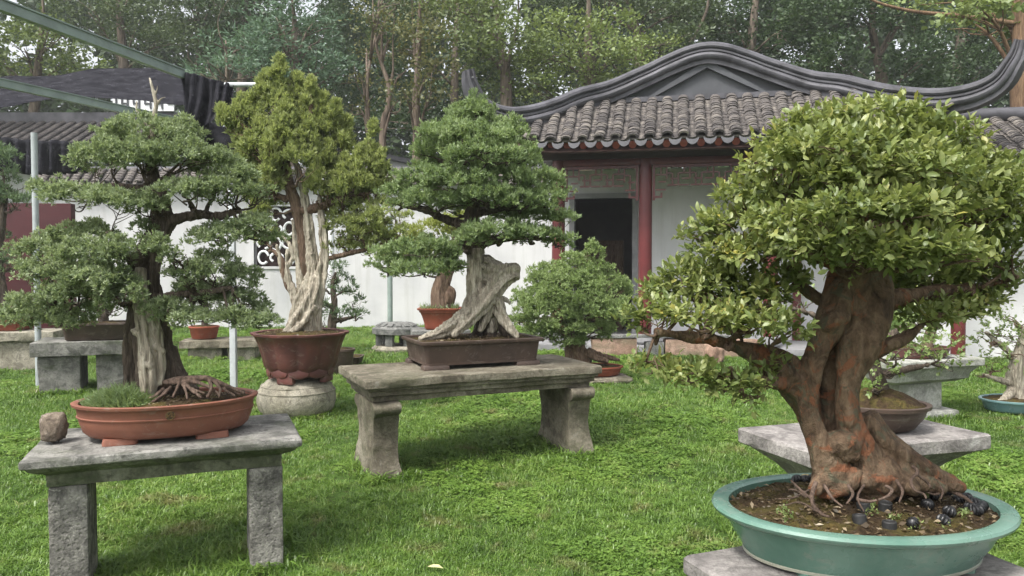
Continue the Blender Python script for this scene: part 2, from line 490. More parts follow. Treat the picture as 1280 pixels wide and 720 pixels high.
def loft(outline, prof, cap0=True, cap1=True):
    rings = [outline(o) for o, z in prof]
    n = len(rings[0])
    V = np.concatenate([np.column_stack([r_, np.full(n, z)]) for r_, (o, z) in zip(rings, prof)])
    Fc = []
    for q in range(len(prof) - 1):
        for e in range(n):
            e2 = (e + 1) % n
            Fc.append((q * n + e, q * n + e2, (q + 1) * n + e2, (q + 1) * n + e))
    if cap0: Fc.append(tuple(range(n))[::-1])
    if cap1: Fc.append(tuple(range((len(prof) - 1) * n, len(prof) * n)))
    return V, Fc
def place(V, loc, rz=0.0):
    V = np.asarray(V, dtype=float)
    c, s = math.cos(rz), math.sin(rz)
    return np.column_stack([V[:, 0] * c - V[:, 1] * s + loc[0], V[:, 0] * s + V[:, 1] * c + loc[1], V[:, 2] + loc[2]])
def box(x0, x1, y0, y1, z0, z1):
    V = np.array([(x, y, z) for z in (z0, z1) for y in (y0, y1) for x in (x0, x1)], dtype=float)
    return V, [(0, 2, 3, 1), (4, 5, 7, 6), (0, 1, 5, 4), (2, 6, 7, 3), (0, 4, 6, 2), (1, 3, 7, 5)]
def bbox_bev(x0, x1, y0, y1, z0, z1, bev=0.01, sub=0, rough=0.0, seed=0):
    bm = bmesh.new()
    bmesh.ops.create_cube(bm, size=1)
    for v in bm.verts:
        v.co = Vector(((x0 + x1) / 2 + v.co.x * (x1 - x0), (y0 + y1) / 2 + v.co.y * (y1 - y0), (z0 + z1) / 2 + v.co.z * (z1 - z0)))
    if sub:
        bmesh.ops.subdivide_edges(bm, edges=bm.edges[:], cuts=sub, use_grid_fill=True)
        sharp = [e for e in bm.edges if e.calc_face_angle(0) > 1.0]
    else:
        sharp = bm.edges[:]
    if bev:
        bmesh.ops.bevel(bm, geom=sharp, offset=bev, segments=2, affect='EDGES', profile=0.6)
    V = np.array([v.co[:] for v in bm.verts]); 
    bm.verts.index_update()
    Fc = [[v.index for v in f.verts] for f in bm.faces]
    bm.free()
    if rough:
        V = jitter(V, rough, 9, seed)
        V = jitter(V, rough * 0.5, 30, seed + 5)
    return V, Fc

def catmull(P, n):
    P = np.asarray(P, dtype=float)
    Q = np.concatenate([[2 * P[0] - P[1]], P, [2 * P[-1] - P[-2]]])
    seg = len(P) - 1
    t = np.linspace(0, seg - 1e-9, n)
    i = t.astype(int); u = (t - i)[:, None]
    p0, p1, p2, p3 = Q[i], Q[i + 1], Q[i + 2], Q[i + 3]
    return 0.5 * (2 * p1 + (p2 - p0) * u + (2 * p0 - 5 * p1 + 4 * p2 - p3) * u ** 2 + (3 * p1 - p0 - 3 * p2 + p3) * u ** 3)
def tube(P, rad, sides=10, n=None, ridge=0, amp=0.0, twist=0.0, resample=True):
    P = np.asarray(P, dtype=float); rad = np.asarray(rad, dtype=float)
    if resample:
        n = n or max(6, 5 * (len(P) - 1) + 1)
        X = catmull(np.column_stack([P, rad]), n)
        P, rad = X[:, :3], np.maximum(X[:, 3], 0.0004)
    n = len(P)
    T = np.gradient(P, axis=0); T /= np.linalg.norm(T, axis=1)[:, None] + 1e-12
    up = np.array([0.0, 1, 0]) if abs(T[0][1]) < 0.9 else np.array([1.0, 0, 0])
    N = np.zeros_like(P)
    v = up - T[0] * up.dot(T[0]); N[0] = v / np.linalg.norm(v)
    for q in range(1, n):
        v = N[q - 1] - T[q] * N[q - 1].dot(T[q]); N[q] = v / (np.linalg.norm(v) + 1e-12)
    B = np.cross(T, N)
    th = np.arange(sides) / sides * 2 * math.pi
    s = np.linspace(0, 1, n)
    m = 1 + (amp * np.cos(ridge * th[None, :] + twist * s[:, None]) if ridge else 0)
    rr = rad[:, None] * m * np.ones((n, sides))
    V = P[:, None, :] + rr[..., None] * (np.cos(th)[None, :, None] * N[:, None, :] + np.sin(th)[None, :, None] * B[:, None, :])
    V = V.reshape(-1, 3)
    Fc = []
    for q in range(n - 1):
        for e in range(sides):
            e2 = (e + 1) % sides
            Fc.append((q * sides + e, q * sides + e2, (q + 1) * sides + e2, (q + 1) * sides + e))
    Fc.append(tuple(range(sides))[::-1]); Fc.append(tuple(range((n - 1) * sides, n * sides)))
    return V, Fc

def fuse(parts, voxel, smooth=2, disp=()):
    """Melt overlapping tubes into one continuous skin (voxel remesh), relax it, roughen it."""
    V, Fc = join(parts)
    me = bpy.data.meshes.new('melt'); me.from_pydata([tuple(p) for p in V], [], Fc); me.update()
    o = bpy.data.objects.new('melt', me); COL.objects.link(o)
    md = o.modifiers.new('r', 'REMESH'); md.mode = 'VOXEL'; md.voxel_size = voxel; md.use_smooth_shade = True
    dg = bpy.context.evaluated_depsgraph_get()
    ev = o.evaluated_get(dg); m2 = ev.to_mesh()
    n = len(m2.vertices)
    X = np.empty(n * 3, dtype=np.float32); m2.vertices.foreach_get('co', X); X = X.reshape(-1, 3).astype(float)
    nf = len(m2.polygons)
    L = np.empty(len(m2.loops), dtype=np.int32); m2.loops.foreach_get('vertex_index', L)
    E = np.empty(len(m2.edges) * 2, dtype=np.int32); m2.edges.foreach_get('vertices', E); E = E.reshape(-1, 2)
    Q = L.reshape(nf, 4) if len(L) == nf * 4 else None
    if Q is None:
        Q = [list(p.vertices) for p in m2.polygons]
    ev.to_mesh_clear()
    bpy.data.objects.remove(o); bpy.data.meshes.remove(me)
    deg = np.bincount(E.ravel(), minlength=n)[:, None].clip(1)
    for _ in range(smooth):
        S = np.zeros_like(X)
        for c in range(3):
            S[:, c] = np.bincount(E[:, 0], X[E[:, 1], c], n) + np.bincount(E[:, 1], X[E[:, 0], c], n)
        X = X * 0.5 + 0.5 * S / deg
    if disp and isinstance(Q, np.ndarray):
        d1, d2 = X[Q[:, 2]] - X[Q[:, 0]], X[Q[:, 3]] - X[Q[:, 1]]
        fn = np.cross(d1, d2)
        N = np.zeros_like(X)
        for c in range(3):
            for w in range(4):
                N[:, c] += np.bincount(Q[:, w], fn[:, c], n)
        N /= np.linalg.norm(N, axis=1)[:, None] + 1e-12
        for (sc, am, st, sd_) in disp:
            h = vnoise(X * np.asarray(st)[None, :], sc, sd_)
            h = 1 - 2 * np.abs(h)
            X = X + N * (am * h)[:, None]
    return X, Q

# ------------------------------------------------------------------ foliage helpers
def unit(v):
    return v / (np.linalg.norm(v, axis=-1, keepdims=True) + 1e-12)
def kites(P, D, L, W, tint, lift=0.15):
    """n narrow four-cornered blades: base, two shoulders, tip."""
    n = len(P)
    S = unit(np.cross(D, unit(rng.normal(size=(n, 3)))))
    U = np.cross(S, D)
    L = L[:, None]; W = W[:, None]
    V = np.empty((n, 4, 3))
    V[:, 0] = P
    V[:, 1] = P + D * L * 0.5 + S * W * 0.5 + U * L * lift
    V[:, 2] = P + D * L
    V[:, 3] = P + D * L * 0.5 - S * W * 0.5 + U * L * lift
    Fq = np.arange(n * 4).reshape(n, 4)
    return V.reshape(-1, 3), Fq, np.repeat(tint, 4)
def ball(n, zmin=-0.4, inner=0.55):
    out = []
    while len(out) < n:
        p = rng.normal(size=3); p /= np.linalg.norm(p)
        if p[2] < zmin and rng.random() < 0.8: continue
        out.append(p * (inner + (1 - inner) * rng.random() ** 0.6))
    return np.array(out)
def tufts(C, CR, nt, nb, L, W, up=0.5, spread=0.55, flat=1.0, outw=None):
    """Clumps at C (radius CR) of nt tufts of nb blades each."""
    m = len(C)
    d = unit(rng.normal(size=(m * nt, 3)))
    d[:, 2] = np.where(d[:, 2] < -0.25, -d[:, 2], d[:, 2])
    r = CR if np.isscalar(CR) else np.repeat(CR, nt)[:, None]
    base = np.repeat(C, nt, 0) + d * r * (0.45 + 0.55 * rng.random((m * nt, 1))) * np.array([1, 1, flat])
    ax = d + np.array([0, 0, up]) + 0.35 * rng.normal(size=d.shape)
    if outw is not None:
        ax = ax + np.repeat(outw, nt, 0)
    ax = unit(ax)
    tt = np.clip(np.repeat(rng.random(m) * 0.5, nt) + rng.random(m * nt) * 0.5, 0, 1)
    P = np.repeat(base, nb, 0); A = np.repeat(ax, nb, 0)
    D = unit(A + spread * rng.normal(size=A.shape))
    P = P + A * (L * 0.6 * rng.random((len(P), 1)))
    n = len(P)
    return kites(P, D, L * (0.6 + 0.7 * rng.random(n)), W * (0.7 + 0.6 * rng.random(n)), np.clip(np.repeat(tt, nb) + 0.15 * rng.normal(size=n), 0, 1))
def leaf_arrays(P, D, U, L, W, tint):
    """Broad leaves with a folded midrib: 8 corners, 8 triangles each."""
    n = len(P)
    S = unit(np.cross(D, U)); U = np.cross(S, D)
    L = L[:, None]; W = W[:, None]
    V = np.empty((n, 8, 3))
    V[:, 0] = P
    V[:, 1] = P + D * L * 0.35 + U * L * 0.02
    V[:, 2] = P + D * L * 0.7 - U * L * 0.01
    V[:, 3] = P + D * L - U * L * 0.10
    V[:, 4] = P + D * L * 0.33 + S * W * 0.47 + U * W * 0.16
    V[:, 5] = P + D * L * 0.68 + S * W * 0.42 + U * W * 0.12
    V[:, 6] = P + D * L * 0.33 - S * W * 0.47 + U * W * 0.16
    V[:, 7] = P + D * L * 0.68 - S * W * 0.42 + U * W * 0.12
    t = np.array([(0, 4, 1), (0, 1, 6), (1, 4, 5), (1, 5, 2), (1, 2, 7), (1, 7, 6), (2, 5, 3), (2, 3, 7)])
    Fq = (np.arange(n) * 8)[:, None, None] + t[None]
    return V.reshape(-1, 3), Fq.reshape(-1, 3), np.repeat(tint, 8)

# ================================================================== GROUND
gx = np.concatenate([np.linspace(-70, -12, 10), np.linspace(-11.5, 13, 60), np.linspace(14, 70, 10)])
gy = np.concatenate([[-30, -15, -5], np.linspace(0, 22, 60), np.linspace(24, 90, 12)])
GX, GY = np.meshgrid(gx, gy)
GZ = 0.03 * vnoise(np.column_stack([GX.ravel(), GY.ravel(), 0 * GX.ravel()]), 0.6, 3)
GZ = np.where(GY.ravel() > 24, GZ + (np.clip(GY.ravel() - 24, 0, 60)) * 0.12, GZ)
nx, ny = len(gx), len(gy)
Q = np.array([(j * nx + i, j * nx + i + 1, (j + 1) * nx + i + 1, (j + 1) * nx + i) for j in range(ny - 1) for i in range(nx - 1)])
def ground_z(x, y):
    return 0.03 * vnoise(np.column_stack([np.atleast_1d(x), np.atleast_1d(y), 0 * np.atleast_1d(x)]), 0.6, 3)
ground = mk('ground', np.column_stack([GX.ravel(), GY.ravel(), GZ]), Q, 'lawn_soil', smooth=180, kind='structure')

# ---- grass: one object, tuft variants scattered by geometry nodes
def make_grass():
    Vs, Fs, tint, flag, vid = [], [], [], [], []
    off = 0
    NV = 18
    for q in range(NV):
        wild = q >= 12
        dry = q in (10, 11)
        nb = 13 if wild else 17
        a = rng.random(nb) * 6.283; r = (0.03 if wild else 0.045) * np.sqrt(rng.random(nb))
        P = np.column_stack([r * np.cos(a), r * np.sin(a), np.full(nb, -0.006)])
        az = rng.random(nb) * 6.283
        lean = (0.5 if wild else 0.25) + 1.0 * rng.random(nb)
        Hh = (0.035 + 0.045 * rng.random(nb)) if wild else (0.018 + 0.04 * rng.random(nb))
        wd = (0.0022 + 0.0018 * rng.random(nb)) if wild else (0.0016 + 0.0016 * rng.random(nb))
        d = np.column_stack([np.cos(az), np.sin(az), np.zeros(nb)])
        s = np.column_stack([-np.sin(az), np.cos(az), np.zeros(nb)])
        z = np.array([[0, 0, 1.0]])
        B = np.empty((nb, 5, 3))
        mid = P + z * (Hh * 0.62)[:, None] + d * (Hh * lean * 0.35)[:, None]
        tip = P + z * (Hh * (1.0 - 0.25 * lean))[:, None] + d * (Hh * lean)[:, None]
        B[:, 0] = P - s * wd[:, None]; B[:, 1] = P + s * wd[:, None]
        B[:, 2] = mid + s * wd[:, None] * 0.85; B[:, 3] = mid - s * wd[:, None] * 0.85; B[:, 4] = tip
        for b in range(nb):
            o = off + b * 5
            Fs += [(o, o + 1, o + 2, o + 3), (o + 3, o + 2, o + 4)]
        Vs.append(B.reshape(-1, 3)); off += nb * 5
        tint += list(np.repeat(np.clip(rng.random() * 0.5 + 0.5 * rng.random(nb) + (0.45 if dry else 0), 0, 1.3), 5)); vid += [q] * (nb * 5); flag += [1.0] * (nb * 5)
    NCL = 4
    for q in range(NV, NV + NCL):
        nb = 13
        a = rng.random(nb) * 6.283; r = 0.05 * np.sqrt(rng.random(nb)); hh = 0.015 + 0.03 * rng.random(nb)
        for b in range(nb):
            c0 = np.array([r[b] * math.cos(a[b]), r[b] * math.sin(a[b]), hh[b]])
            for e in range(3):
                th_ = e * 2.094 + a[b] * 3
                d = np.array([math.cos(th_), math.sin(th_), 0.25 * rng.normal()]); s_ = np.array([-math.sin(th_), math.cos(th_), 0.2 * rng.normal()])
                L_ = 0.011 + 0.006 * rng.random()
                Vs.append(np.array([c0, c0 + d * L_ * 0.6 + s_ * L_ * 0.5, c0 + d * L_, c0 + d * L_ * 0.6 - s_ * L_ * 0.5]))
                Fs.append((off, off + 1, off + 2, off + 3)); off += 4
                tint += [0.2 + 0.6 * rng.random()] * 4; vid += [q] * 4; flag += [1.0] * 4
    # scatter points
    pts, scl = [], []
    n = 215000
    Y = 3.0 + (rng.random(n) ** 1.45) * 16.5
    X = (rng.random(n) * 2 - 1) * (0.80 * Y + 0.6)
    wgt = np.clip((Y / 7.0) ** 0.25, 0.5, 1.3)
    keep = (X > -11) & (X < 9.5)
    # not through trays and stones that stand on the lawn, nor inside the pavilion
    for (cx, cy, r) in NO_GRASS:
        keep &= (X - cx) ** 2 + (Y - cy) ** 2 > r * r
    keep &= ~((Y > 12.1 - 0.21 * (X - 3.3)) & (X > 0.2))
    keep &= Y < 17.85
    dens = vnoise(np.column_stack([X, Y, 0 * X]), 1.7, 21) + 0.6 * vnoise(np.column_stack([X, Y, 0 * X]), 5.0, 22)
    keep &= (rng.random(n) < np.clip(0.84 + 0.5 * dens, 0.18, 1))
    bare = vnoise(np.column_stack([X, Y, 0 * X]), 1.9, 61) + 0.5 * vnoise(np.column_stack([X, Y, 0 * X]), 6.0, 62)
    keep &= ~((bare > 0.72) & (rng.random(n) < 0.8))
    X, Y = X[keep], Y[keep]
    dens = dens[keep]
    tall = vnoise(np.column_stack([X, Y, 0 * X]), 0.8, 31)
    S = (0.65 + 0.75 * rng.random(len(X)) ** 1.5) * (1 + 0.4 * tall) * np.clip(0.85 + 0.045 * (Y - 3), 0.85, 1.45)
    # rank tufts the mower misses, round the stone feet
    ex, ey = [], []
    for (cx, cy, hx, hy, rz_) in FEET:
        m_ = int(90 * (hx + hy) / 0.3)
        t_ = rng.random(m_) * 4
        px_ = np.where(t_ < 1, -hx, np.where(t_ < 2, hx, (rng.random(m_) * 2 - 1) * hx)); py_ = np.where(t_ < 2, (rng.random(m_) * 2 - 1) * hy, np.where(t_ < 3, -hy, hy))
        px_ = px_ + rng.normal(size=m_) * 0.02 + np.sign(px_) * 0.02; py_ = py_ + rng.normal(size=m_) * 0.02 + np.sign(py_) * 0.02
        ex.append(cx + px_ * math.cos(rz_) - py_ * math.sin(rz_)); ey.append(cy + px_ * math.sin(rz_) + py_ * math.cos(rz_))
    ex, ey = np.concatenate(ex), np.concatenate(ey)
    nE = len(ex)
    X, Y = np.concatenate([X, ex]), np.concatenate([Y, ey])
    S = np.concatenate([S, 0.9 + 0.7 * rng.random(nE)])
    PT = np.column_stack([X, Y, ground_z(X, Y)])
    nP = len(X)
    clv = vnoise(PT * np.array([1, 1, 0]), 1.1, 41) + 0.5 * vnoise(PT * np.array([1, 1, 0]), 3.3, 42)
    wl = vnoise(PT * np.array([1, 1, 0]), 0.9, 51) + 0.5 * vnoise(PT * np.array([1, 1, 0]), 2.9, 52)
    pick = rng.integers(0, 10, nP)
    u_ = rng.random(nP)
    pick = np.where(u_ < np.clip(0.12 + 0.45 * wl, 0.02, 0.6), rng.integers(12, 18, nP), pick)
    pick = np.where((clv > 0.22) & (rng.random(nP) < 0.55), rng.integers(NV, NV + NCL, nP), pick)
    pick = np.where(rng.random(nP) < 0.06, rng.integers(10, 12, nP), pick)
    pick[-nE:] = np.where(rng.random(nE) < 0.7, rng.integers(12, 18, nE), rng.integers(0, 12, nE))
    V = np.concatenate(Vs + [PT])
    me = bpy.data.meshes.new('grass')
    me.from_pydata([tuple(p) for p in V], [], Fs)
    nT = off
    for nm, arr in (('tint', np.concatenate([tint, np.zeros(len(PT))])), ('tuft', np.concatenate([flag, np.zeros(len(PT))])), ('scl', np.concatenate([np.ones(nT), S]))):
        at_ = me.attributes.new(nm, 'FLOAT', 'POINT'); at_.data.foreach_set('value', np.asarray(arr, dtype=np.float32))
    at_ = me.attributes.new('vid', 'INT', 'POINT'); at_.data.foreach_set('value', np.asarray(vid + [0] * len(PT), dtype=np.int32))
    at_ = me.attributes.new('pick', 'INT', 'POINT'); at_.data.foreach_set('value', np.concatenate([np.zeros(nT, dtype=np.int32), pick.astype(np.int32)]))
    me.materials.append(MAT['grass_blade'])
    o = bpy.data.objects.new('grass', me); COL.objects.link(o)
    o['kind'] = 'stuff'
    ng = bpy.data.node_groups.new('grass_scatter', 'GeometryNodeTree')
    ng.interface.new_socket('Geometry', in_out='INPUT', socket_type='NodeSocketGeometry')
    ng.interface.new_socket('Geometry', in_out='OUTPUT', socket_type='NodeSocketGeometry')
    N = ng.nodes.new; L = ng.links.new
    gi, go = N('NodeGroupInput'), N('NodeGroupOutput')
    def attr(nm, t):
        a = N('GeometryNodeInputNamedAttribute'); a.data_type = t; a.inputs[0].default_value = nm; return a.outputs[0]
    cmp_ = N('FunctionNodeCompare'); cmp_.data_type = 'FLOAT'; cmp_.operation = 'GREATER_THAN'
    L(attr('tuft', 'FLOAT'), cmp_.inputs[0]); cmp_.inputs[1].default_value = 0.5
    sep = N('GeometryNodeSeparateGeometry'); sep.domain = 'POINT'
    L(gi.outputs[0], sep.inputs[0]); L(cmp_.outputs[0], sep.inputs[1])
    spl = N('GeometryNodeSplitToInstances'); spl.domain = 'POINT'
    L(sep.outputs[0], spl.inputs[0]); L(attr('vid', 'INT'), spl.inputs['Group ID'])
    iop = N('GeometryNodeInstanceOnPoints')
    L(sep.outputs[1], iop.inputs['Points']); L(spl.outputs[0], iop.inputs['Instance'])
    iop.inputs['Pick Instance'].default_value = True
    L(attr('pick', 'INT'), iop.inputs['Instance Index'])
    rr = N('FunctionNodeRandomValue'); rr.data_type = 'FLOAT_VECTOR'
    rr.inputs[0].default_value = (-0.18, -0.18, 0); rr.inputs[1].default_value = (0.18, 0.18, 6.283)
    L(rr.outputs[0], iop.inputs['Rotation']); L(attr('scl', 'FLOAT'), iop.inputs['Scale'])
    L(iop.outputs[0], go.inputs[0])
    md = o.modifiers.new('scatter', 'NODES'); md.node_group = ng
    return o

# ================================================================== PAVILION
BASE = Vector((3.33, 13.0, 0.0)); BR = R(-12)
pav = thing('pavilion', BASE, 'white walled pavilion with curved grey tiled roof, upswept ridge and dark red columns', 'pavilion')
pav.rotation_euler.z = BR

def pbox(name, x0, x1, y0, y1, z0, z1, mat, parent=pav, bev=0.01):
    V, Fc = bbox_bev(x0, x1, y0, y1, z0, z1, bev)
    return mk(name, V, Fc, mat, parent, smooth=30)
FL = 0.10
pbox('plinth', -3.3, 3.3, -0.35, 4.6, -0.05, FL, 'door_stone')
# walls: front wall with a doorway, side walls, back wall
def wall_part(x0, x1, y0, y1, z0, z1, m='plaster'):
    return box(x0, x1, y0, y1, z0, z1)
DX0, DX1, DZ = -2.44, -1.33, 2.76
V, Fc = join([box(-3.0, DX0, 1.3, 1.5, FL, 3.3), box(DX1, 3.0, 1.3, 1.5, FL, 3.3), box(DX0, DX1, 1.3, 1.5, DZ, 3.3)])
front = mk('wall', V, Fc, 'plaster', pav)
V, Fc = join([box(-3.0, -2.8, 1.5, 4.5, FL, 3.3), box(2.8, 3.0, 1.5, 4.5, FL, 3.3), box(-2.8, 2.8, 4.3, 4.5, FL, 3.3)])
mk('side_wall', V, Fc, 'plaster', pav)
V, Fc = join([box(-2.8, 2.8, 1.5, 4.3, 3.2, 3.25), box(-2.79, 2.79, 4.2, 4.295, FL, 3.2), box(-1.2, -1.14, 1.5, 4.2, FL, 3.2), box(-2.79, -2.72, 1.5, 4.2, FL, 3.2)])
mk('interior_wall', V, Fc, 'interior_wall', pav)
# a dark cabinet with panelled doors inside the doorway
V, Fc = join([box(-2.2, -1.6, 2.9, 3.25, FL, 2.0)] + [box(-2.17 + 0.29 * q, -1.92 + 0.29 * q, 2.86, 2.9, z0, z0 + 0.5) for q in range(2) for z0 in (0.25, 0.85, 1.42)])
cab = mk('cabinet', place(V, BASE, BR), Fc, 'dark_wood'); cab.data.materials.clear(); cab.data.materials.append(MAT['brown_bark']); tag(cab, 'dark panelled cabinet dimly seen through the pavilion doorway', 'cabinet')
V, Fc = join([box(DX0 - 0.10, DX0, 1.26, 1.5, FL, DZ + 0.1), box(DX1, DX1 + 0.10, 1.26, 1.5, FL, DZ + 0.1), box(DX0, DX1, 1.26, 1.5, DZ, DZ + 0.1)])
mk('door_frame', V, Fc, 'door_stone', pav)
V, Fc = join([box(1.58, 1.72, 1.22, 1.3, FL, 2.8), box(2.55, 2.68, 1.22, 1.3, FL, 2.8), box(1.72, 2.55, 1.22, 1.3, 2.68, 2.8)])
mk('side_door_frame', V, Fc, 'red_lacquer', pav)
# columns on stone drums
colV, colF = loft(oval(0.115, 0.115, 28), [(0.0, 0.28), (0.004, 1.0), (0.0, 2.2), (-0.008, 3.32)])
drV, drF = loft(oval(0.17, 0.17, 28), [(-0.02, FL), (0.012, FL + 0.05), (0.0, FL + 0.13), (-0.03, 0.28)])
first = None
for u in (-2.56, -1.04, 1.04, 2.56):
    if first is None:
        first = mk('column', colV, colF, 'red_lacquer', pav, smooth=40)
        dfirst = mk('column_base', drV, drF, 'door_stone', first, smooth=40)
        first.location = (u, 0, 0)
    else:
        c = dup(first, pav, (u, 0, 0)); dup(dfirst, c)
# beams under the eave
pbox('eave_beam', -3.1, 3.1, -0.1, 0.1, 3.33, 3.66, 'dark_wood')
pbox('tie_beam', -2.56, 2.56, -0.06, 0.06, 3.212, 3.329, 'red_lacquer')
pbox('frieze_board', -2.56, 2.56, 0.062, 0.09, 3.2, 3.345, 'dark_wood')
pbox('veranda_ceiling', -2.95, 2.95, 0.102, 1.3, 3.33, 3.36, 'dark_wood')
# hanging lattice between the columns
def lattice(u0, u1):
    z1, z0 = 3.208, 2.86
    w = 0.03
    fr = [box(u0, u1, -0.03, 0.03, z1 - 0.045, z1), box(u0, u0 + 0.045, -0.03, 0.03, 2.6, z1 - 0.045), box(u1 - 0.045, u1, -0.03, 0.03, 2.6, z1 - 0.045)]
    # little curled feet of the frame
    fr += [box(u0 + 0.045, u0 + 0.17, -0.025, 0.025, 2.64, 2.675), box(u0 + 0.135, u0 + 0.17, -0.024, 0.024, 2.675, 2.73),
           box(u1 - 0.17, u1 - 0.045, -0.025, 0.025, 2.64, 2.675), box(u1 - 0.17, u1 - 0.135, -0.024, 0.024, 2.675, 2.73)]
    V, Fc = join(fr)
    p = mk('lattice_panel', V, Fc, 'red_lacquer', pav)
    a, b = u0 + 0.045, u1 - 0.045
    n = max(5, int(round((b - a) / 0.2)))
    s = (b - a) / n
    bars = []
    t = 0.014
    for q in range(n):
        x = a + s * q
        hi, lo = z1 - 0.045, z0 - (0.08 if q in (0, n - 1) else 0.0)
        m1, m2 = lo + (hi - lo) * 0.36, lo + (hi - lo) * 0.68
        if q: bars.append((x - t, x + t, m1 if q % 2 else lo, hi if q % 2 else m2))
        bars.append((x + s * 0.5 - t, x + s * 0.5 + t, lo if q % 2 else m2, m2 if q % 2 else hi))
        bars.append((x + t, x + s * 0.5 - t if q % 2 else x + s - t, m2 - t, m2 + t))
        bars.append((x + s * 0.3, x + s - t, m1 - t, m1 + t))
        bars.append((x + t, x + s - t, lo - t, lo + t))
    for (x0, x1, za, zb) in bars:
        V, Fc = box(x0, x1, -0.011, 0.011, za, zb)
        mk('lattice_bar', V, Fc, 'red_lacquer', p)
lattice(-2.44, -1.16); lattice(-0.92, 0.92); lattice(1.16, 2.44)

# ---- roof curves, in the pavilion's own frame
RID = np.array([(-3.86, -1.0, 4.76), (-3.80, -0.95, 4.52), (-3.68, -0.84, 4.30), (-3.42, -0.68, 4.19), (-3.1, -0.46, 4.22), (-2.7, -0.18, 4.37), (-2.25, 0.14, 4.62),
                (-1.75, 0.46, 4.80), (-1.13, 0.58, 5.06), (-0.7, 0.6, 5.24), (-0.33, 0.6, 5.37), (0, 0.6, 5.42)])
RIDR = RID[::-1][1:] * np.array([-1, 1, 1])
RIDR = RIDR + np.column_stack([np.interp(RIDR[:, 0], [2.4, 3.98], [0, 0.42]), np.interp(RIDR[:, 0], [3.2, 3.98], [0, -0.05]), np.interp(RIDR[:, 0], [3.4, 3.98], [0, -0.02])])
RIDGE = catmull(np.concatenate([RID, RIDR]), 121)
def ridge_at(u):
    return np.interp(u, RIDGE[:, 0], RIDGE[:, 1]), np.interp(u, RIDGE[:, 0], RIDGE[:, 2])
def eave_at(u):
    a = abs(u)
    k_ = max(0.0, a - 2.35) / 1.5
    return -0.78 - 0.16 * min(1.0, k_) ** 1.5, 3.55 + 0.72 * k_ ** 2.6
def top_at(u):
    if abs(u) < 1.62: return 0.56, 4.44
    v, z = ridge_at(u)
    return v, min(4.44, z - 0.24)
def S(u, w):
    ve, ze = eave_at(u); vt, zt = top_at(u)
    v = ve + (vt - ve) * w
    z = ze + (zt - ze) * (w - 0.22 * w * (1 - w) * 1.0)
    return np.array([u, v, z])
roof = mk('roof', *join([(lambda Vg, n1, n2: (Vg, [(j * n1 + i, j * n1 + i + 1, (j + 1) * n1 + i + 1, (j + 1) * n1 + i) for j in range(n2 - 1) for i in range(n1 - 1)]))(
    np.array([S(u, w) for w in np.linspace(0, 1, 9) for u in np.linspace(-3.5, 3.5, 61)]), 61, 9)]), 'roof_tile', pav, smooth=60)
md = roof.modifiers.new('thick', 'SOLIDIFY'); md.thickness = 0.035; md.offset = -1

def tile_mesh(rad, up, ln, th):
    V = []
    seg = 6
    for (y, dz, r_) in ((0, th, rad), (ln, 0.0, rad), (0, 0.0, rad - th)):
        for q in range(seg + 1):
            t = math.pi * q / seg
            s = 1 if up else -1
            V.append((-r_ * math.cos(t), y, s * r_ * 0.62 * math.sin(t) + (dz if up else dz + rad * 0.62)))
    n = seg + 1
    Fc = [(q, q + 1, n + q + 1, n + q) for q in range(seg)] + [(q + 1, q, 2 * n + q, 2 * n + q + 1) for q in range(seg)]
    return np.array(V, dtype=float), Fc
PITCHU = 0.272
cols = [(-10.5 + q) * PITCHU for q in range(23)]
tV, tF = tile_mesh(0.086, True, 0.13, 0.02)
pV, pF = tile_mesh(0.08, False, 0.13, 0.017)
tile_me = None
cand = []
pan_parts = []
dV, dF = loft(oval(0.095, 0.03, 16), [(0, 0), (0, 0)], False, False)
EXPO = 0.062
def frame_at(u, w):
    p = S(u, w); e = 0.01
    t = S(u, min(1, w + e)) - S(u, max(0, w - e)); t /= np.linalg.norm(t)
    x = np.array([1.0, 0, 0]); nrm = np.cross(x, t); nrm /= np.linalg.norm(nrm); x = np.cross(t, nrm)
    return p, x, t, nrm
for ci, u in enumerate(cols + [c + PITCHU / 2 for c in cols[:-1]]):
    cover = ci < len(cols)
    Lc = np.linalg.norm(S(u, 1) - S(u, 0))
    n = int(Lc / EXPO)
    for q in range(n):
        w = (q * EXPO - (0.03 if cover else 0.05)) / Lc
        p, x, t, nrm = frame_at(u, max(0, w))
        p = p + t * min(0, w) * Lc
        rr_ = rng.normal(size=3) * 0.006
        x2 = x + t * rng.normal() * 0.06
        p = p + x * rr_[0] + nrm * (0.035 + rr_[1] if cover else -0.012 + rr_[1] * 0.5)
        if cover:
            cand.append((q, p, x2, t, nrm))
        else:
            pan_parts.append((p + pV[:, :1] * x2 + pV[:, 1:2] * t + pV[:, 2:] * nrm, pF))
cand.sort(key=lambda c: c[0])
rest = []
for i, (q, p, x, t, nrm) in enumerate(cand):
    if i < 300:
        if tile_me is None:
            o = mk('roof_tile', tV, tF, 'roof_tile', roof, smooth=50); tile_me = o
        else:
            o = dup(tile_me, roof)
        M = Matrix(((x[0], t[0], nrm[0], p[0]), (x[1], t[1], nrm[1], p[1]), (x[2], t[2], nrm[2], p[2]), (0, 0, 0, 1)))
        o.matrix_basis = M
    else:
        rest.append((p + tV[:, :1] * x + tV[:, 1:2] * t + tV[:, 2:] * nrm, tF))
o = mk('cover_tiles', *join(rest), 'roof_tile', roof, smooth=50); o['kind'] = 'stuff'
o = mk('pan_tiles', *join(pan_parts), 'roof_tile', roof, smooth=50); o['kind'] = 'stuff'
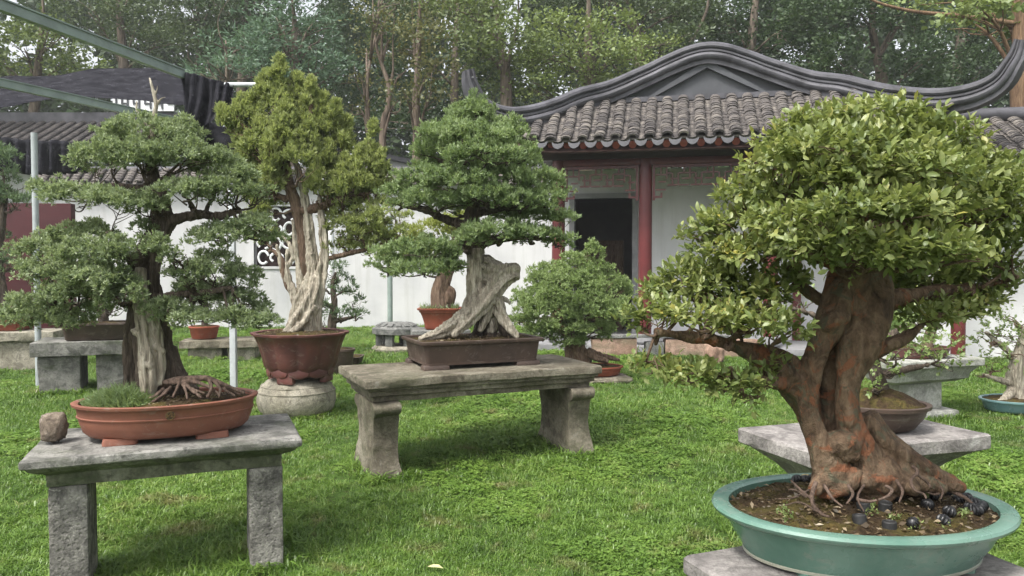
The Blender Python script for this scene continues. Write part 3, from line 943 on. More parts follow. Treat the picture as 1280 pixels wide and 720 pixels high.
# half-moon drip tiles and round rafters along the eave
pts = [(-0.1, 0.0), (-0.098, -0.035), (-0.075, -0.085), (-0.035, -0.115), (0.0, -0.125), (0.035, -0.115), (0.075, -0.085), (0.098, -0.035), (0.1, 0.0), (0.05, -0.028), (0, -0.035), (-0.05, -0.028)]
n = len(pts)
V = [(x, 0.0, z) for x, z in pts] + [(x, 0.018, z) for x, z in pts]
drip = None
raft = None
for ci, u in enumerate([c + PITCHU / 2 for c in cols[:-1]]):
    p, x, t, nrm = frame_at(u, 0.0)
    q = p + t * -0.065 + nrm * 0.015
    if drip is None:
        Fd = [tuple(range(n))[::-1], tuple(range(n, 2 * n))] + [(i, (i + 1) % n, n + (i + 1) % n, n + i) for i in range(n)]
        drip = mk('drip_tile', V, Fd, 'drip_tile', roof); o = drip
    else:
        o = dup(drip, roof)
    o.location = q; o.rotation_euler = (R(-14), 0, rng.normal() * 0.03)
for u in [c for c in cols if abs(c) < 3.15]:
    p, x, t, nrm = frame_at(u, 0.0)
    if raft is None:
        rV, rF = loft(oval(0.062, 0.062, 14), [(0, -0.12), (0, 1.5)])
        raft = mk('rafter', rV, rF, 'rafter_paint', roof, smooth=40); o = raft
    else:
        o = dup(raft, roof)
    z = t * min(1.0, max(0.12, (np.linalg.norm(S(u, 1) - S(u, 0)) - 0.25) / 1.5)); x_ = x; y_ = np.cross(t, x_)
    pos = p - nrm * 0.105 + t * 0.10
    o.matrix_basis = Matrix(((x_[0], y_[0], z[0], pos[0]), (x_[1], y_[1], z[1], pos[1]), (x_[2], y_[2], z[2], pos[2]), (0, 0, 0, 1)))
# soffit boards under the corners
V = np.array([S(u, w) - np.array([0, 0, 0.20]) for w in (0.02, 0.5, 0.97) for u in np.linspace(-3.45, 3.45, 49)])
Fc = [(j * 49 + i, j * 49 + i + 1, (j + 1) * 49 + i + 1, (j + 1) * 49 + i) for j in range(2) for i in range(48)]
o = mk('soffit', V, Fc, 'dark_wood', roof); md = o.modifiers.new('thick', 'SOLIDIFY'); md.thickness = 0.03
# main slopes running back behind the gable
us = [u for u in np.linspace(-3.4, 3.4, 61)]
V = []
for v in (0.62, 2.6, 4.9):
    for u in us:
        _, z = ridge_at(u)
        V.append((u, v, z - 0.26))
Fc = [(j * 61 + i, j * 61 + i + 1, (j + 1) * 61 + i + 1, (j + 1) * 61 + i) for j in range(2) for i in range(60)]
o = mk('main_slope', V, Fc, 'roof_tile', roof, smooth=60); md = o.modifiers.new('thick', 'SOLIDIFY'); md.thickness = 0.05; md.offset = -1
# gable wall with a sunk triangular field
def slab_poly(poly, y0, y1):
    n = len(poly)
    V = [(x, y0, z) for x, z in poly] + [(x, y1, z) for x, z in poly]
    return V, [tuple(range(n)), tuple(range(n, 2 * n))[::-1]] + [((i + 1) % n, i, n + i, n + (i + 1) % n) for i in range(n)]
us = np.linspace(-2.1, 2.1, 41)
poly = [(-2.1, 4.32), (2.1, 4.32)] + [(u, ridge_at(u)[1] - 0.14) for u in us[::-1]]
mk('gable_wall', *slab_poly(poly, 0.60, 0.72), 'gable_plaster', roof)
tri = [(-0.98, 4.46), (0.98, 4.46), (0.0, 4.96)]
V, Fc = [], []
def ring(tri, off):
    c = np.mean(tri, axis=0)
    return [tuple(np.array(p) + (np.array(p) - c) / np.linalg.norm(np.array(p) - c) * off) for p in tri]
# raised border boards round the triangular field
o1, o2 = ring(tri, 0.14), tri
V = [(x, y, z) for (pp, y) in ((o1, 0.52), (o2, 0.52), (o1, 0.6), (o2, 0.598)) for x, z in pp]
Fc = []
for i in range(3):
    j = (i + 1) % 3
    Fc += [(i, j, 3 + j, 3 + i), (3 + i, 3 + j, 9 + j, 9 + i), (i, 6 + i, 6 + j, j)]
mk('gable_border', V, Fc, 'gable_plaster', roof)
for s in (-1, 1):
    for q in range(26):
        u = s * (0.12 + q * 0.052)
        z = ridge_at(u)[1] - 0.37
        if q == 0:
            if s == -1:
                bV, bF = loft(oval(0.024, 0.02, 8), [(-0.01, -0.016), (0, 0), (-0.01, 0.016)])
                bead = mk('bead', bV, bF, 'bead_plaster', roof, smooth=60); o = bead
            else: o = dup(bead, roof)
        else: o = dup(bead, roof)
        o.location = (u, 0.585, z)
# gable apron strip above the tiles
V, Fc = join([box(-1.66, 1.66, 0.47, 0.6, 4.40, 4.49)])
mk('flashing', V, Fc, 'ridge_plaster', roof)
# big moulded ridge swept along the curve
prof = [(-0.12, -0.30), (-0.12, -0.235), (-0.15, -0.225), (-0.175, -0.195), (-0.18, -0.165), (-0.165, -0.135), (-0.13, -0.118), (-0.10, -0.116), (-0.10, -0.098), (-0.128, -0.096), (-0.128, -0.07), (-0.098, -0.068), (-0.098, -0.05),
        (-0.13, -0.046), (-0.148, -0.02), (-0.14, 0.02), (-0.10, 0.052), (-0.03, 0.066), (0.03, 0.066), (0.10, 0.052), (0.14, 0.02), (0.148, -0.02), (0.12, -0.05), (0.12, -0.30)]
prof = np.array(prof); prof[:, 1] -= 0.066
T = np.gradient(RIDGE, axis=0); T /= np.linalg.norm(T, axis=1)[:, None]
V, Fc = [], []
for i, (p, t) in enumerate(zip(RIDGE, T)):
    up = np.array([0, 0, 1.0]); up -= t * up.dot(t); up /= np.linalg.norm(up)
    side = np.cross(t, up)          # points towards the front (-y) or back
    if side[1] > 0: side = -side
    e = min(i, len(RIDGE) - 1 - i) / 20.0
    k_ = min(1.08, 0.5 + 0.75 * e)
    for a, b in prof:
        V.append(p + side * (-a) * k_ + up * b * k_)
n = len(prof)
for i in range(len(RIDGE) - 1):
    for e in range(n):
        e2 = (e + 1) % n
        Fc.append((i * n + e, (i + 1) * n + e, (i + 1) * n + e2, i * n + e2))
Fc += [tuple(range(n)), tuple(range((len(RIDGE) - 1) * n, len(RIDGE) * n))[::-1]]
ridge = mk('ridge', jitter(np.array(V), 0.006, 3.0, 9), Fc, 'ridge_plaster', roof, smooth=35)
# pale mortar bands near the left tip
for i in (3, 8):
    p, t = RIDGE[i], T[i]
    up = np.array([0, 0, 1.0]); up -= t * up.dot(t); up /= np.linalg.norm(up)
    c = p - up * 0.07
    V, Fc = tube([c - t * 0.012, c + t * 0.012], [0.085, 0.085], 14, resample=False)
    mk('mortar_band', V, Fc, 'bead_plaster', ridge, smooth=40)
# corner hip boards below the upswept tips
for s in (-1, 1):
    us = np.linspace(2.9, 3.7, 12)
    V = []
    for u in us:
        v, z = ridge_at(s * u)
        ve, ze = eave_at(s * min(u, 3.75))
        zb = min(z - 0.28, max(ze - 0.12, 3.3) + 0.25 * max(0, u - 3.3))
        V += [(s * u, v - 0.06, z - 0.27), (s * u, v - 0.06, min(zb, z - 0.29)), (s * u, v + 0.06, z - 0.27), (s * u, v + 0.06, min(zb, z - 0.29))]
    Fc = []
    for i in range(11):
        a, b = i * 4, i * 4 + 4
        Fc += [(a, b, b + 1, a + 1), (a + 2, a + 3, b + 3, b + 2), (a + 1, b + 1, b + 3, a + 3), (a, a + 2, b + 2, b)]
    Fc += [(0, 1, 3, 2), (44, 46, 47, 45)]
    mk('corner_board', V, Fc, 'gable_plaster', roof)

# ---- covered walk beside the pavilion, right
cw = thing('covered_walk', (7.6, 11.2, 0), 'low grey tiled roof on white wall beside pavilion at right edge', 'covered walk')
cw.rotation_euler.z = R(-12)
mk('wall', *box(-1.25, 3.2, 0.9, 1.05, 0, 3.0), 'plaster', cw)
sl = 0.62
V, Fc = [], []
rows = []
n = 13
def cS(x, w):
    return np.array([x, -0.1 + 1.7 * w, 3.02 + 0.86 * w])
V = np.array([cS(x, w) for w in (0, 1) for x in (-1.35, 3.3)])
croof = mk('roof', V, [(0, 1, 3, 2)], 'roof_tile', cw); md = croof.modifiers.new('thick', 'SOLIDIFY'); md.thickness = 0.06; md.offset = -1
t = cS(0, 1) - cS(0, 0); Lc = np.linalg.norm(t); t /= Lc
x = np.array([1.0, 0, 0]); nrm = np.cross(x, t)
pan = []
for ci in range(14):
    for cover in (True, False):
        u = -1.28 + ci * 0.272 + (0 if cover else 0.136)
        for q in range(int(Lc / EXPO)):
            p = cS(u, 0) + t * (q * EXPO - 0.04) + nrm * ((0.035 if cover else -0.012) + rng.normal() * 0.004) + x * rng.normal() * 0.004
            x2 = x + t * rng.normal() * 0.03
            A, Fa = (tV, tF) if cover else (pV, pF)
            if cover and ci < 10:
                o = dup(tile_me, croof)
                o.matrix_basis = Matrix(((x2[0], t[0], nrm[0], p[0]), (x2[1], t[1], nrm[1], p[1]), (x2[2], t[2], nrm[2], p[2]), (0, 0, 0, 1)))
            else:
                pan.append((p + A[:, :1] * x2 + A[:, 1:2] * t + A[:, 2:] * nrm, Fa))
o = mk('pan_tiles', *join(pan), 'roof_tile', croof, smooth=50); o['kind'] = 'stuff'
for ci in range(13):
    o = dup(drip, croof); o.location = cS(-1.28 + ci * 0.272 + 0.136, 0) - t * 0.05; o.rotation_euler = (R(-14), 0, 0)
V, Fc = tube([cS(-1.45, 1) + np.array([0, 0, 0.1]), cS(3.3, 1) + np.array([0, 0, 0.1])], [0.12, 0.12], 12)
mk('ridge', V, Fc, 'ridge_plaster', croof, smooth=40)
V, Fc = join([box(-1.3, 3.2, -0.02, 0.08, 2.82, 2.95)])
mk('eave_beam', V, Fc, 'dark_wood', cw)
V, Fc = loft(oval(0.1, 0.1, 20), [(0, 0.0), (0, 2.82)])
o = mk('column', V, Fc, 'red_lacquer', cw, smooth=40); o.location = (-0.9, 0.05, 0)
o2 = dup(o, cw, (1.6, 0.05, 0))

# ================================================================== GARDEN WALL behind the lawn
WY = 18.0
gw = thing('garden_wall', (-4.0, WY, 0), 'long white plastered garden wall with dark tiled coping behind the lawn', 'wall')
def gwx(px): return (px - 640) / F * WY
WX0, WX1 = gwx(58), gwx(722)
LX0, LX1, LZ0, LZ1 = gwx(318), gwx(388), CAM_H + (330 - 333) * WY / F * 1.0 + 0.0, CAM_H + (330 - 258) * WY / F
WH = CAM_H + (330 - 232) * WY / F
V, Fc = join([box(WX0, LX0, WY, WY + 0.25, -0.1, WH), box(LX1, WX1, WY, WY + 0.25, -0.1, WH), box(LX0, LX1, WY, WY + 0.25, -0.1, LZ0), box(LX0, LX1, WY, WY + 0.25, LZ1, WH)])
b = (-4.0, WY, 0)
mk('wall', V, Fc, 'plaster', gw, b)
# openwork window: dark recess with curled white tracery
mk('window_back', *box(LX0, LX1, WY + 0.2, WY + 0.245, LZ0, LZ1), 'dark_wood', gw, b)
win = mk('window_frame', *join([box(LX0 - 0.05, LX1 + 0.05, WY - 0.03, WY + 0.06, LZ0 - 0.06, LZ0), box(LX0 - 0.05, LX1 + 0.05, WY - 0.03, WY + 0.06, LZ1, LZ1 + 0.06),
                                box(LX0 - 0.05, LX0, WY - 0.03, WY + 0.06, LZ0, LZ1), box(LX1, LX1 + 0.05, WY - 0.03, WY + 0.06, LZ0, LZ1)]), 'plaster', gw, b)
th = np.linspace(0.3, 5.6, 12)
cV, cF = tube(np.column_stack([0.13 * np.cos(th) * (1 - 0.04 * th), 0 * th, 0.17 * np.sin(th) * (1 - 0.04 * th)]), np.full(12, 0.03), 8, n=26)
curl = None
for i in range(4):
    for j in range(4):
        if curl is None:
            curl = mk('tracery_curl', cV, cF, 'white_paint', win, smooth=60); o = curl
        else:
            o = dup(curl, win)
        o.location = (LX0 + 0.2 + i * (LX1 - LX0 - 0.4) / 3 + 4.0, 0.05, LZ0 + 0.2 + j * (LZ1 - LZ0 - 0.4) / 3)
        o.rotation_euler = (0, R(90) * ((i + j) % 4), 0)
# coping: a small two-sided tile roof
cop = mk('coping', *slab_poly([(-0.4, 0), (0.4, 0), (0.06, 0.34), (-0.06, 0.34)], 0, 1), 'roof_tile', gw)
me = cop.data
for v in me.vertices:
    x_, y_, z_ = v.co
    v.co = (WX0 - 0.2 + y_ * (WX1 - WX0 + 0.2) + 4.0, 0.125 + x_, WH - 0.002 + z_)
V, Fc = tube([(WX0 - 0.3 + 4.0, 0.125, WH + 0.38), (WX1 + 4.0, 0.125, WH + 0.38)], [0.08, 0.08], 10)
mk('coping_ridge', V, Fc, 'ridge_plaster', gw, smooth=50)
pan = []
t = np.array([0, -0.34, -0.34]); t = -t / np.linalg.norm(t); x = np.array([1.0, 0, 0]); nrm = np.cross(x, t)
for ci in range(int((WX1 - WX0) / 0.25)):
    for q in range(5):
        p = np.array([WX0 + 0.1 + ci * 0.25 + 4.0, -0.29, WH + 0.03]) + t * q * 0.09
        pan.append((p + tV[:, :1] * x + tV[:, 1:2] * t + tV[:, 2:] * nrm, tF))
o = mk('coping_tiles', *join(pan), 'roof_tile', gw, smooth=50); o['kind'] = 'stuff'

# thin posts standing along the lawn
def post(px, py_top, Y, rad, mat, label, name='post', sq=False, group=None, arm=None):
    p = at(px, py_top, Y)
    base = (p.x, Y, 0)
    if sq:
        V, Fc = bbox_bev(-rad, rad, -rad, rad, -0.05, p.z, 0.006)
    else:
        V, Fc = loft(oval(rad, rad, 14), [(0, -0.05), (0, p.z)])
    if arm:
        root = thing(name, base, label, 'post', group)
        mk('upright', V, Fc, mat, root, smooth=40)
        for (qx, qy, r2) in arm:
            q = at(qx, qy, Y)
            V2, F2 = tube([(0, 0, p.z - 0.03), (q.x - p.x, 0.0, q.z)], [r2, r2], 10, resample=False)
            mk('arm', V2, F2, mat, root, smooth=40)
        return root
    o = mk(name, V, Fc, mat, None, smooth=40)
    o.location = base
    return tag(o, label, 'post', group)
post(42.5, 166, 9.0, 0.035, 'grey_metal', 'thin grey metal post under the shade net at left', 'metal_post')
post(289, 195, 6.9, 0.027, 'pale_metal', 'square white post rising behind the terracotta pot and flat topped juniper', 'white_post', True)
post(413, 222, 12.5, 0.055, 'white_paint', 'white pipe post with short side arm behind the tall juniper', 'pipe_post', False, None, [(396, 226, 0.045)])
post(487, 270, 17.0, 0.06, 'green_metal', 'thin green grey post against the white wall above the carved stool', 'metal_post')

# far house above the wall
fh = at(505, 226, 26)
house = thing('far_house', (fh.x, 26, 0), 'small far house with white gable and grey roof above garden wall', 'house')
mk('wall', *slab_poly([(-0.75, 0), (1.7, 0), (1.7, 4.55), (-0.55, 5.05), (-0.75, 4.5)], 0, 3.0), 'plaster', house)
V, Fc = slab_poly([(-0.85, 4.45), (-0.58, 5.06), (1.9, 4.56), (1.9, 4.7), (-0.5, 5.2), (-0.98, 4.45)], -0.2, 3.2)
mk('roof', V, Fc, 'ridge_plaster', house)
mk('window', *box(0.55, 0.9, -0.03, 0.05, 4.15, 4.5), 'dark_wood', house)

# ---- red wall at the left edge
mk_red = mk('red_wall', *bbox_bev(-1.9, 1.55, -0.1, 0.1, -0.1, 2.62, 0.01), 'red_wall_paint', smooth=30)
mk_red.location = (at(-20, 330, 14).x, 14.0, 0); mk_red.rotation_euler.z = R(8)
tag(mk_red, 'dark red painted wall panel behind bonsai at left edge', 'wall')

# ---- left building under the net: tiled roof and posts
lb0 = at(45, 200, 17.5)
lb = thing('side_building', (lb0.x - 1.5, 19.0, 0), 'grey tiled building behind black shade net at far left', 'building')
mk('wall', *box(-6, 2.6, 0.5, 3.5, 0, 3.9), 'plaster', lb)
def lS(x, w): return np.array([x, -0.5 + 2.4 * w, 4.1 + 1.25 * w])
V = np.array([lS(x_, w) for w in (0, 1) for x_ in (-6.5, 3.2)])
lr = mk('roof', V, [(0, 1, 3, 2)], 'roof_tile', lb); md = lr.modifiers.new('thick', 'SOLIDIFY'); md.thickness = 0.08; md.offset = -1
t = lS(0, 1) - lS(0, 0); Lc = np.linalg.norm(t); t /= Lc; nrm = np.cross(x, t)
pan = []
for ci in range(35):
    for q in range(int(Lc / 0.11)):
        p = lS(-6.4 + ci * 0.275, 0) + t * q * 0.11 + nrm * 0.03
        pan.append((p + tV[:, :1] * x + tV[:, 1:2] * t * 1.5 + tV[:, 2:] * nrm, tF))
o = mk('cover_tiles', *join(pan), 'roof_tile', lr, smooth=50); o['kind'] = 'stuff'
V, Fc = join([box(-6.6, 3.3, 1.8, 2.1, 5.3, 5.62)])
mk('ridge', V, Fc, 'ridge_plaster', lr)
# pierced white ridge ornament with a meander
orn = mk('ridge_ornament', *box(1.6, 3.25, 1.72, 1.79, 5.64, 6.12), 'white_paint', lr)
bars = []
for q in range(5):
    x0 = 1.68 + q * 0.31
    bars += [box(x0, x0 + 0.04, 1.69, 1.719, 5.7, 6.05), box(x0 + 0.04, x0 + 0.2, 1.69, 1.719, 6.01, 6.05), box(x0 + 0.16, x0 + 0.2, 1.69, 1.719, 5.82, 6.01), box(x0 + 0.2, x0 + 0.31, 1.69, 1.719, 5.82, 5.86)]
mk('meander', *join(bars), 'gable_plaster', orn)

# ================================================================== SHADE NET STRUCTURE
def beam(a, b_, w, h, label, nm='steel_beam'):
    a, b_ = Vector(a), Vector(b_)
    L = (b_ - a).length
    V, Fc = join([box(-w / 2, w / 2, 0, L, -h / 2, h / 2), box(-w / 2 - 0.012, w / 2 + 0.012, 0, L, h / 2, h / 2 + 0.012)])
    o = mk(nm, V, Fc, 'green_metal')
    o.location = a
    o.rotation_euler = (b_ - a).to_track_quat('Y', 'Z').to_euler()
    return tag(o, label, 'beam', 'steel beams of the shade frame')
e1, s1 = at(228, 93, 8.0), at(0, 7, 5.9)
d1 = (s1 - e1).normalized()
beam(e1 + d1 * 5.0, e1, 0.06, 0.078, 'upper grey green steel beam crossing the top left corner')
e2, s2 = at(222, 152, 10.5), at(0, 104, 8.3)
d2 = (s2 - e2).normalized()
beam(e2 + d2 * 5.0, e2, 0.06, 0.08, 'lower grey green steel beam running into foliage of the left bonsai')
# net canopy sagging between the beams
def cloth(name, fn, nu, nv, label, thick=0.004, mat='shade_net'):
    V = np.array([fn(i / (nu - 1), j / (nv - 1)) for j in range(nv) for i in range(nu)])
    Fq = np.array([(j * nu + i, j * nu + i + 1, (j + 1) * nu + i + 1, (j + 1) * nu + i) for j in range(nv - 1) for i in range(nu - 1)])
    V = jitter(V, 0.05, 1.6, 3); V = jitter(V, 0.022, 5, 9)
    o = mk(name, V - V[0], Fq, mat, None, smooth=180)
    o.location = V[0]
    md = o.modifiers.new('thick', 'SOLIDIFY'); md.thickness = thick
    return tag(o, label, 'shade net')
# far canopy sheet: lower front edge hangs, upper edge draped over the frame
TOP = [(-40, 104), (0, 98), (60, 93), (110, 88), (165, 84), (200, 82), (232, 92)]
BOT = [(-40, 140), (0, 138), (60, 124), (110, 120), (165, 122), (200, 128), (232, 134)]
def ip(tab, u):
    s = u * (len(tab) - 1); i = min(int(s), len(tab) - 2); f = s - i
    return tab[i][0] * (1 - f) + tab[i + 1][0] * f, tab[i][1] * (1 - f) + tab[i + 1][1] * f
def fn(u, v):
    a, b_ = ip(TOP, u), ip(BOT, u)
    p, q = at(*a, 12.4), at(*b_, 11.2)
    w = p.lerp(q, v); w.z += 0.12 * math.sin(u * 23 + v * 5) * v * (1 - v) - 0.1 * math.sin(v * 3.14)
    return w
cloth('shade_net', fn, 60, 14, 'black shade net canopy draped across the frame at upper left')
TOP2 = [(-40, 150), (40, 141), (110, 146), (170, 152)]; BOT2 = [(-40, 170), (40, 160), (110, 163), (170, 166)]
def fn(u, v):
    a, b_ = ip(TOP2, u), ip(BOT2, u)
    p, q = at(*a, 15.5), at(*b_, 13.0)
    w = p.lerp(q, v); w.z -= 0.08 * math.sin(v * 3.14)
    return w
# hanging side curtains of net
def fn3(u, v):
    p = at(-30 + 140 * u, 168 + 10 * u, 15.0); q = at(-30 + 140 * u, 218 - 2 * u, 15.0)
    w = p.lerp(q, v); w.y += 0.12 * math.sin(u * 60) * (0.3 + v)
    return w
cloth('net_curtain', fn3, 90, 10, 'black net curtain hanging in folds below the tiled roof at left')
def fn4(u, v):
    a, b_ = ip([(222, 90), (250, 94), (275, 104), (293, 108)], u), ip([(222, 152), (240, 158), (260, 158), (290, 132)], u)
    p, q = at(*a, 8.0), at(*b_, 7.8)
    w = p.lerp(q, v); w.y += 0.10 * math.sin(u * 14 + 1.0) * (0.2 + 0.8 * v) + 0.03 * math.sin(u * 41 + v * 3)
    return w
cloth('shade_net', fn4, 60, 26, 'gathered black net draped over the beam end beside the tall juniper')
def fn5(u, v):
    a, b_ = ip([(233, 150), (262, 156), (300, 165)], u), ip([(240, 178), (262, 196), (300, 215)], u)
    p, q = at(*a, 8.6), at(*b_, 8.6)
    w = p.lerp(q, v); w.y += 0.10 * math.sin(u * 12 + 2.0) * (0.2 + 0.8 * v)
    return w
cloth('shade_net', fn5, 40, 20, 'loose black net hanging between two junipers below the beam end')
a, b_ = at(270, 106, 8.02), at(322, 106, 8.02)
o = mk('white_rail', *tube([a - a, b_ - a], [0.026, 0.026], 12, resample=False), 'pale_metal', smooth=50); o.location = a
tag(o, 'short white rail carrying the gathered black net', 'rail')
# ================================================================== FOREST
hill_floor = None
def crown_leaves(crowns, clumps, per, L, W, cr, flat=0.55, up=0.2):
    Vs, Fs, Ts, off = [], [], [], 0
    for (c, r) in crowns:
        n = max(3, int(clumps * r[0] * r[2] / 4.0))
        C = np.array(c) + ball(n, -0.75, 0.35) * np.array(r)
        d = unit(rng.normal(size=(n * per, 3)))
        P = np.repeat(C, per, 0) + d * cr * rng.random((n * per, 1)) ** 0.5 * np.array([1, 1, flat])
        D = d * np.array([1, 1, 0.35]) + np.array([0, 0, up]) + 0.4 * rng.normal(size=d.shape)
        D = unit(D)
        t = np.clip(np.repeat(rng.random(n) * 0.65, per) + 0.35 * rng.random(n * per), 0, 1)
        m = len(P)
        V, Fq, T = kites(P, D, L * (0.6 + 0.8 * rng.random(m)), W * (0.6 + 0.8 * rng.random(m)), t)
        Vs.append(V); Fs.append(Fq + off); Ts.append(T); off += len(V)
    return np.concatenate(Vs), np.concatenate(Fs), np.concatenate(Ts)
DENS = 7.0
def forest_tree(Y, trunks, crowns_px, label, mat='forest_green', bark='forest_bark', clumps=26, per=24, L=0.12, W=0.072, cr=0.42, flat=0.5, dry=0.7, group='trees of the wood behind the garden', limbs=True):
    """trunks: polylines of (px, py, radius m); crowns: (px, py, rx px, ry px)."""
    s = Y / F
    p0 = at(trunks[0][0][0], trunks[0][0][1], Y)
    gz = max(0.0, (Y - 24) * 0.12)
    root = thing('forest_tree', (p0.x, Y, gz), label, 'tree', group)
    parts = []
    for k_, tr in enumerate(trunks):
        e_ = tr[-1]
        tr = tr + [(e_[0] + rng.normal() * 6, e_[1] - 45, e_[2] * 0.5), (e_[0] + rng.normal() * 14, e_[1] - 85, 0.006)]
        P = [tuple(at(px, py, Y)) for px, py, r in tr]
        rad = [r for _, _, r in tr]
        if k_ == 0:
            P = [(P[0][0] + rng.normal() * 0.1, Y, gz - 0.3)] + P
            rad = [rad[0] * 1.25] + rad
        parts.append(tube(P, rad, 9, n=8 + 5 * len(P)))
    crowns = []
    spine = np.array([tuple(at(px, py, Y)) for px, py, r in trunks[0]])
    for (px, py, rx, ry) in crowns_px:
        yd = Y + rng.normal() * dry
        c = at(px, py, yd)
        crowns.append((tuple(c), (rx * s, min(rx * s, 2.2) * 0.8, ry * s)))
        if limbs:
            j = np.argmin(np.linalg.norm(spine - np.array(c) + np.array([0, 0, 1.0]), axis=1))
            a = spine[j]
            m = (a + np.array(c)) / 2 + np.array([0, 0, 0.25])
            parts.append(tube([a, m, np.array(c)], [0.045, 0.03, 0.012], 6, n=8))
            for _ in range(4):
                e = np.array(c) + rng.normal(size=3) * np.array([rx * s, 0.8, ry * s]) * 0.5
                parts.append(tube([m, (m + e) / 2 + rng.normal(size=3) * 0.12, e], [0.018, 0.012, 0.005], 5, n=6))
    V, Fc = join(parts)
    mk('trunk', V, Fc, bark, root, root.location, smooth=180)
    V, Fq, T_ = crown_leaves(crowns, clumps * DENS, per, L, W, cr, flat)
    mk('crown', V, Fq, mat, root, root.location, attrs={'tint': T_})
    return root

forest_tree(21, [[(40, 190, .16), (45, 120, .13), (50, 60, .08)]], [(30, 60, 55, 26), (85, 85, 45, 22), (10, 95, 40, 22), (60, 40, 40, 18), (110, 95, 40, 20), (-40, 60, 50, 40)],
            'olive green bushy tree above the shade net at far left', 'forest_light_green')
forest_tree(27, [[(150, 170, .22), (155, 90, .18), (150, 20, .12), (150, -60, .06)]], [(110, 15, 55, 25), (175, 25, 55, 30), (215, 55, 50, 28), (140, 62, 50, 22), (180, -20, 60, 30), (90, -15, 50, 25)],
            'tall grey green tree with sky gaps above the shade net', 'forest_green', clumps=20)
forest_tree(29, [[(248, 150, .1), (247, 80, .08), (249, 40, .06), (240, -40, .05)], [(248, 85, .05), (235, 68, .03)]], [(235, 25, 45, 26), (262, 50, 40, 25), (225, -20, 50, 30), (275, 5, 40, 25)],
            'slender tree with forked brown trunk left of the tall juniper', 'forest_green', clumps=20)
forest_tree(17, [[(285, 150, .06), (284, 100, .05), (283, 70, .02)]], [(282, 50, 34, 13), (262, 88, 26, 12), (300, 62, 28, 13), (250, 92, 18, 8), (285, 78, 30, 12)],
            'blue green feathery young tree beside the gathered black net', 'forest_blue_green', clumps=40, per=26, L=0.12, W=0.035, cr=0.26)
forest_tree(20, [[(365, 150, .16), (368, 90, .12), (368, 30, .07), (366, 5, .03)]], [(345, 22, 52, 12), (392, 28, 36, 12), (335, 45, 42, 11), (405, 52, 34, 11), (352, 66, 58, 12), (410, 78, 36, 11), (330, 88, 46, 12), (425, 92, 26, 9), (372, 96, 44, 11), (300, 70, 30, 12), (366, 5, 25, 10)],
            'blue green cedar with layered boughs behind the tall juniper', 'forest_blue_green', clumps=34, per=28, L=0.16, W=0.045, cr=0.36, flat=0.4)
forest_tree(28, [[(300, 170, .2), (305, 60, .15), (310, -40, .08)]], [(285, 15, 50, 32), (325, -15, 55, 35), (300, 60, 50, 30), (345, 60, 50, 40), (420, 40, 45, 45), (400, 110, 45, 35), (455, 130, 40, 40), (395, 150, 40, 25), (440, 10, 45, 40)],
            'dark broad tree filling the gap behind the blue green cedar', 'forest_dark_green', clumps=26)
forest_tree(20.5, [[(461, 175, .055), (459, 110, .05), (463, 75, .04), (470, 40, .03), (474, -10, .02)]], [(458, 60, 22, 22), (452, 100, 18, 16), (470, 20, 28, 22), (448, 135, 16, 13), (485, -10, 30, 20)],
            'thin pale trunk leaning up beside a forked trunk, sparse leaves', 'forest_autumn_green', 'pale_forest_bark', clumps=26, per=18, L=0.10, W=0.06)
forest_tree(20.5, [[(478, 180, .10), (485, 135, .085), (486, 108, .07), (477, 80, .05), (470, 55, .035), (466, 0, .02)], [(486, 112, .05), (491, 92, .03)]], [(492, 50, 26, 20), (505, 90, 18, 18), (478, 30, 22, 18), (500, 8, 30, 18), (498, 125, 14, 14)],
            'forked bare trunk with curved base left of the flared bonsai', 'forest_green', 'pale_forest_bark', clumps=30, per=18, L=0.10, W=0.06)
forest_tree(20.5, [[(521, 185, .12), (520, 130, .11), (522, 90, .09), (524, 30, .06), (526, -30, .03)], [(521, 95, .05), (518, 60, .03)]], [(530, 40, 40, 28), (512, 65, 24, 22), (548, 80, 30, 24), (535, 5, 45, 24), (540, 115, 30, 16), (505, 115, 22, 12)],
            'straight pinkish trunk with rusty leaves behind the flared bonsai', 'forest_autumn_green', 'pale_forest_bark', clumps=30, per=20, L=0.11, W=0.065)
forest_tree(24, [[(565, 190, .16), (568, 110, .13), (570, 40, .08)]], [(570, 115, 38, 24), (590, 80, 32, 30), (555, 150, 36, 22), (525, 145, 30, 24), (480, 150, 36, 26), (600, 45, 40, 30), (500, 60, 40, 50)],
            'dark shrubby tree just left of the upswept roof tip', 'forest_dark_green', clumps=36)
forest_tree(20, [[(634, 175, .17), (632, 100, .15), (627, 60, .1), (618, 10, .05)], [(632, 90, .08), (640, 55, .05), (648, 20, .03)]], [(590, 25, 32, 26), (610, 75, 36, 30), (648, 45, 34, 26), (590, 60, 26, 22), (625, 115, 40, 18), (620, 0, 40, 20), (560, 10, 30, 22)],
            'light green tree with dark forked trunk above the left roof tip', 'forest_light_green', clumps=34, per=26, L=0.11, W=0.07)
forest_tree(20.5, [[(735, 180, .2), (738, 100, .17), (735, 40, .1)]], [(690, 70, 42, 30), (745, 60, 42, 26), (790, 75, 40, 25), (665, 110, 36, 20), (720, 105, 42, 22), (775, 100, 36, 16), (700, 35, 42, 22), (820, 55, 34, 20), (655, 75, 26, 24), (760, 30, 34, 20)],
            'large bright green bushy tree directly behind the left roof slope', 'forest_bright_green', clumps=34, per=28, L=0.1, W=0.07, cr=0.36)
forest_tree(23, [[(800, 120, .16), (797, 45, .13), (785, 5, .09), (778, -40, .06)], [(797, 40, .07), (765, 18, .04)], [(850, 70, .08), (868, 45, .06), (885, 5, .04)]], [(760, 0, 50, 22), (820, 10, 45, 24), (870, 20, 36, 25), (700, -5, 50, 22), (845, 45, 34, 18)],
            'tree with dark crooked boughs above the roof peak', 'forest_green', clumps=40, per=26)
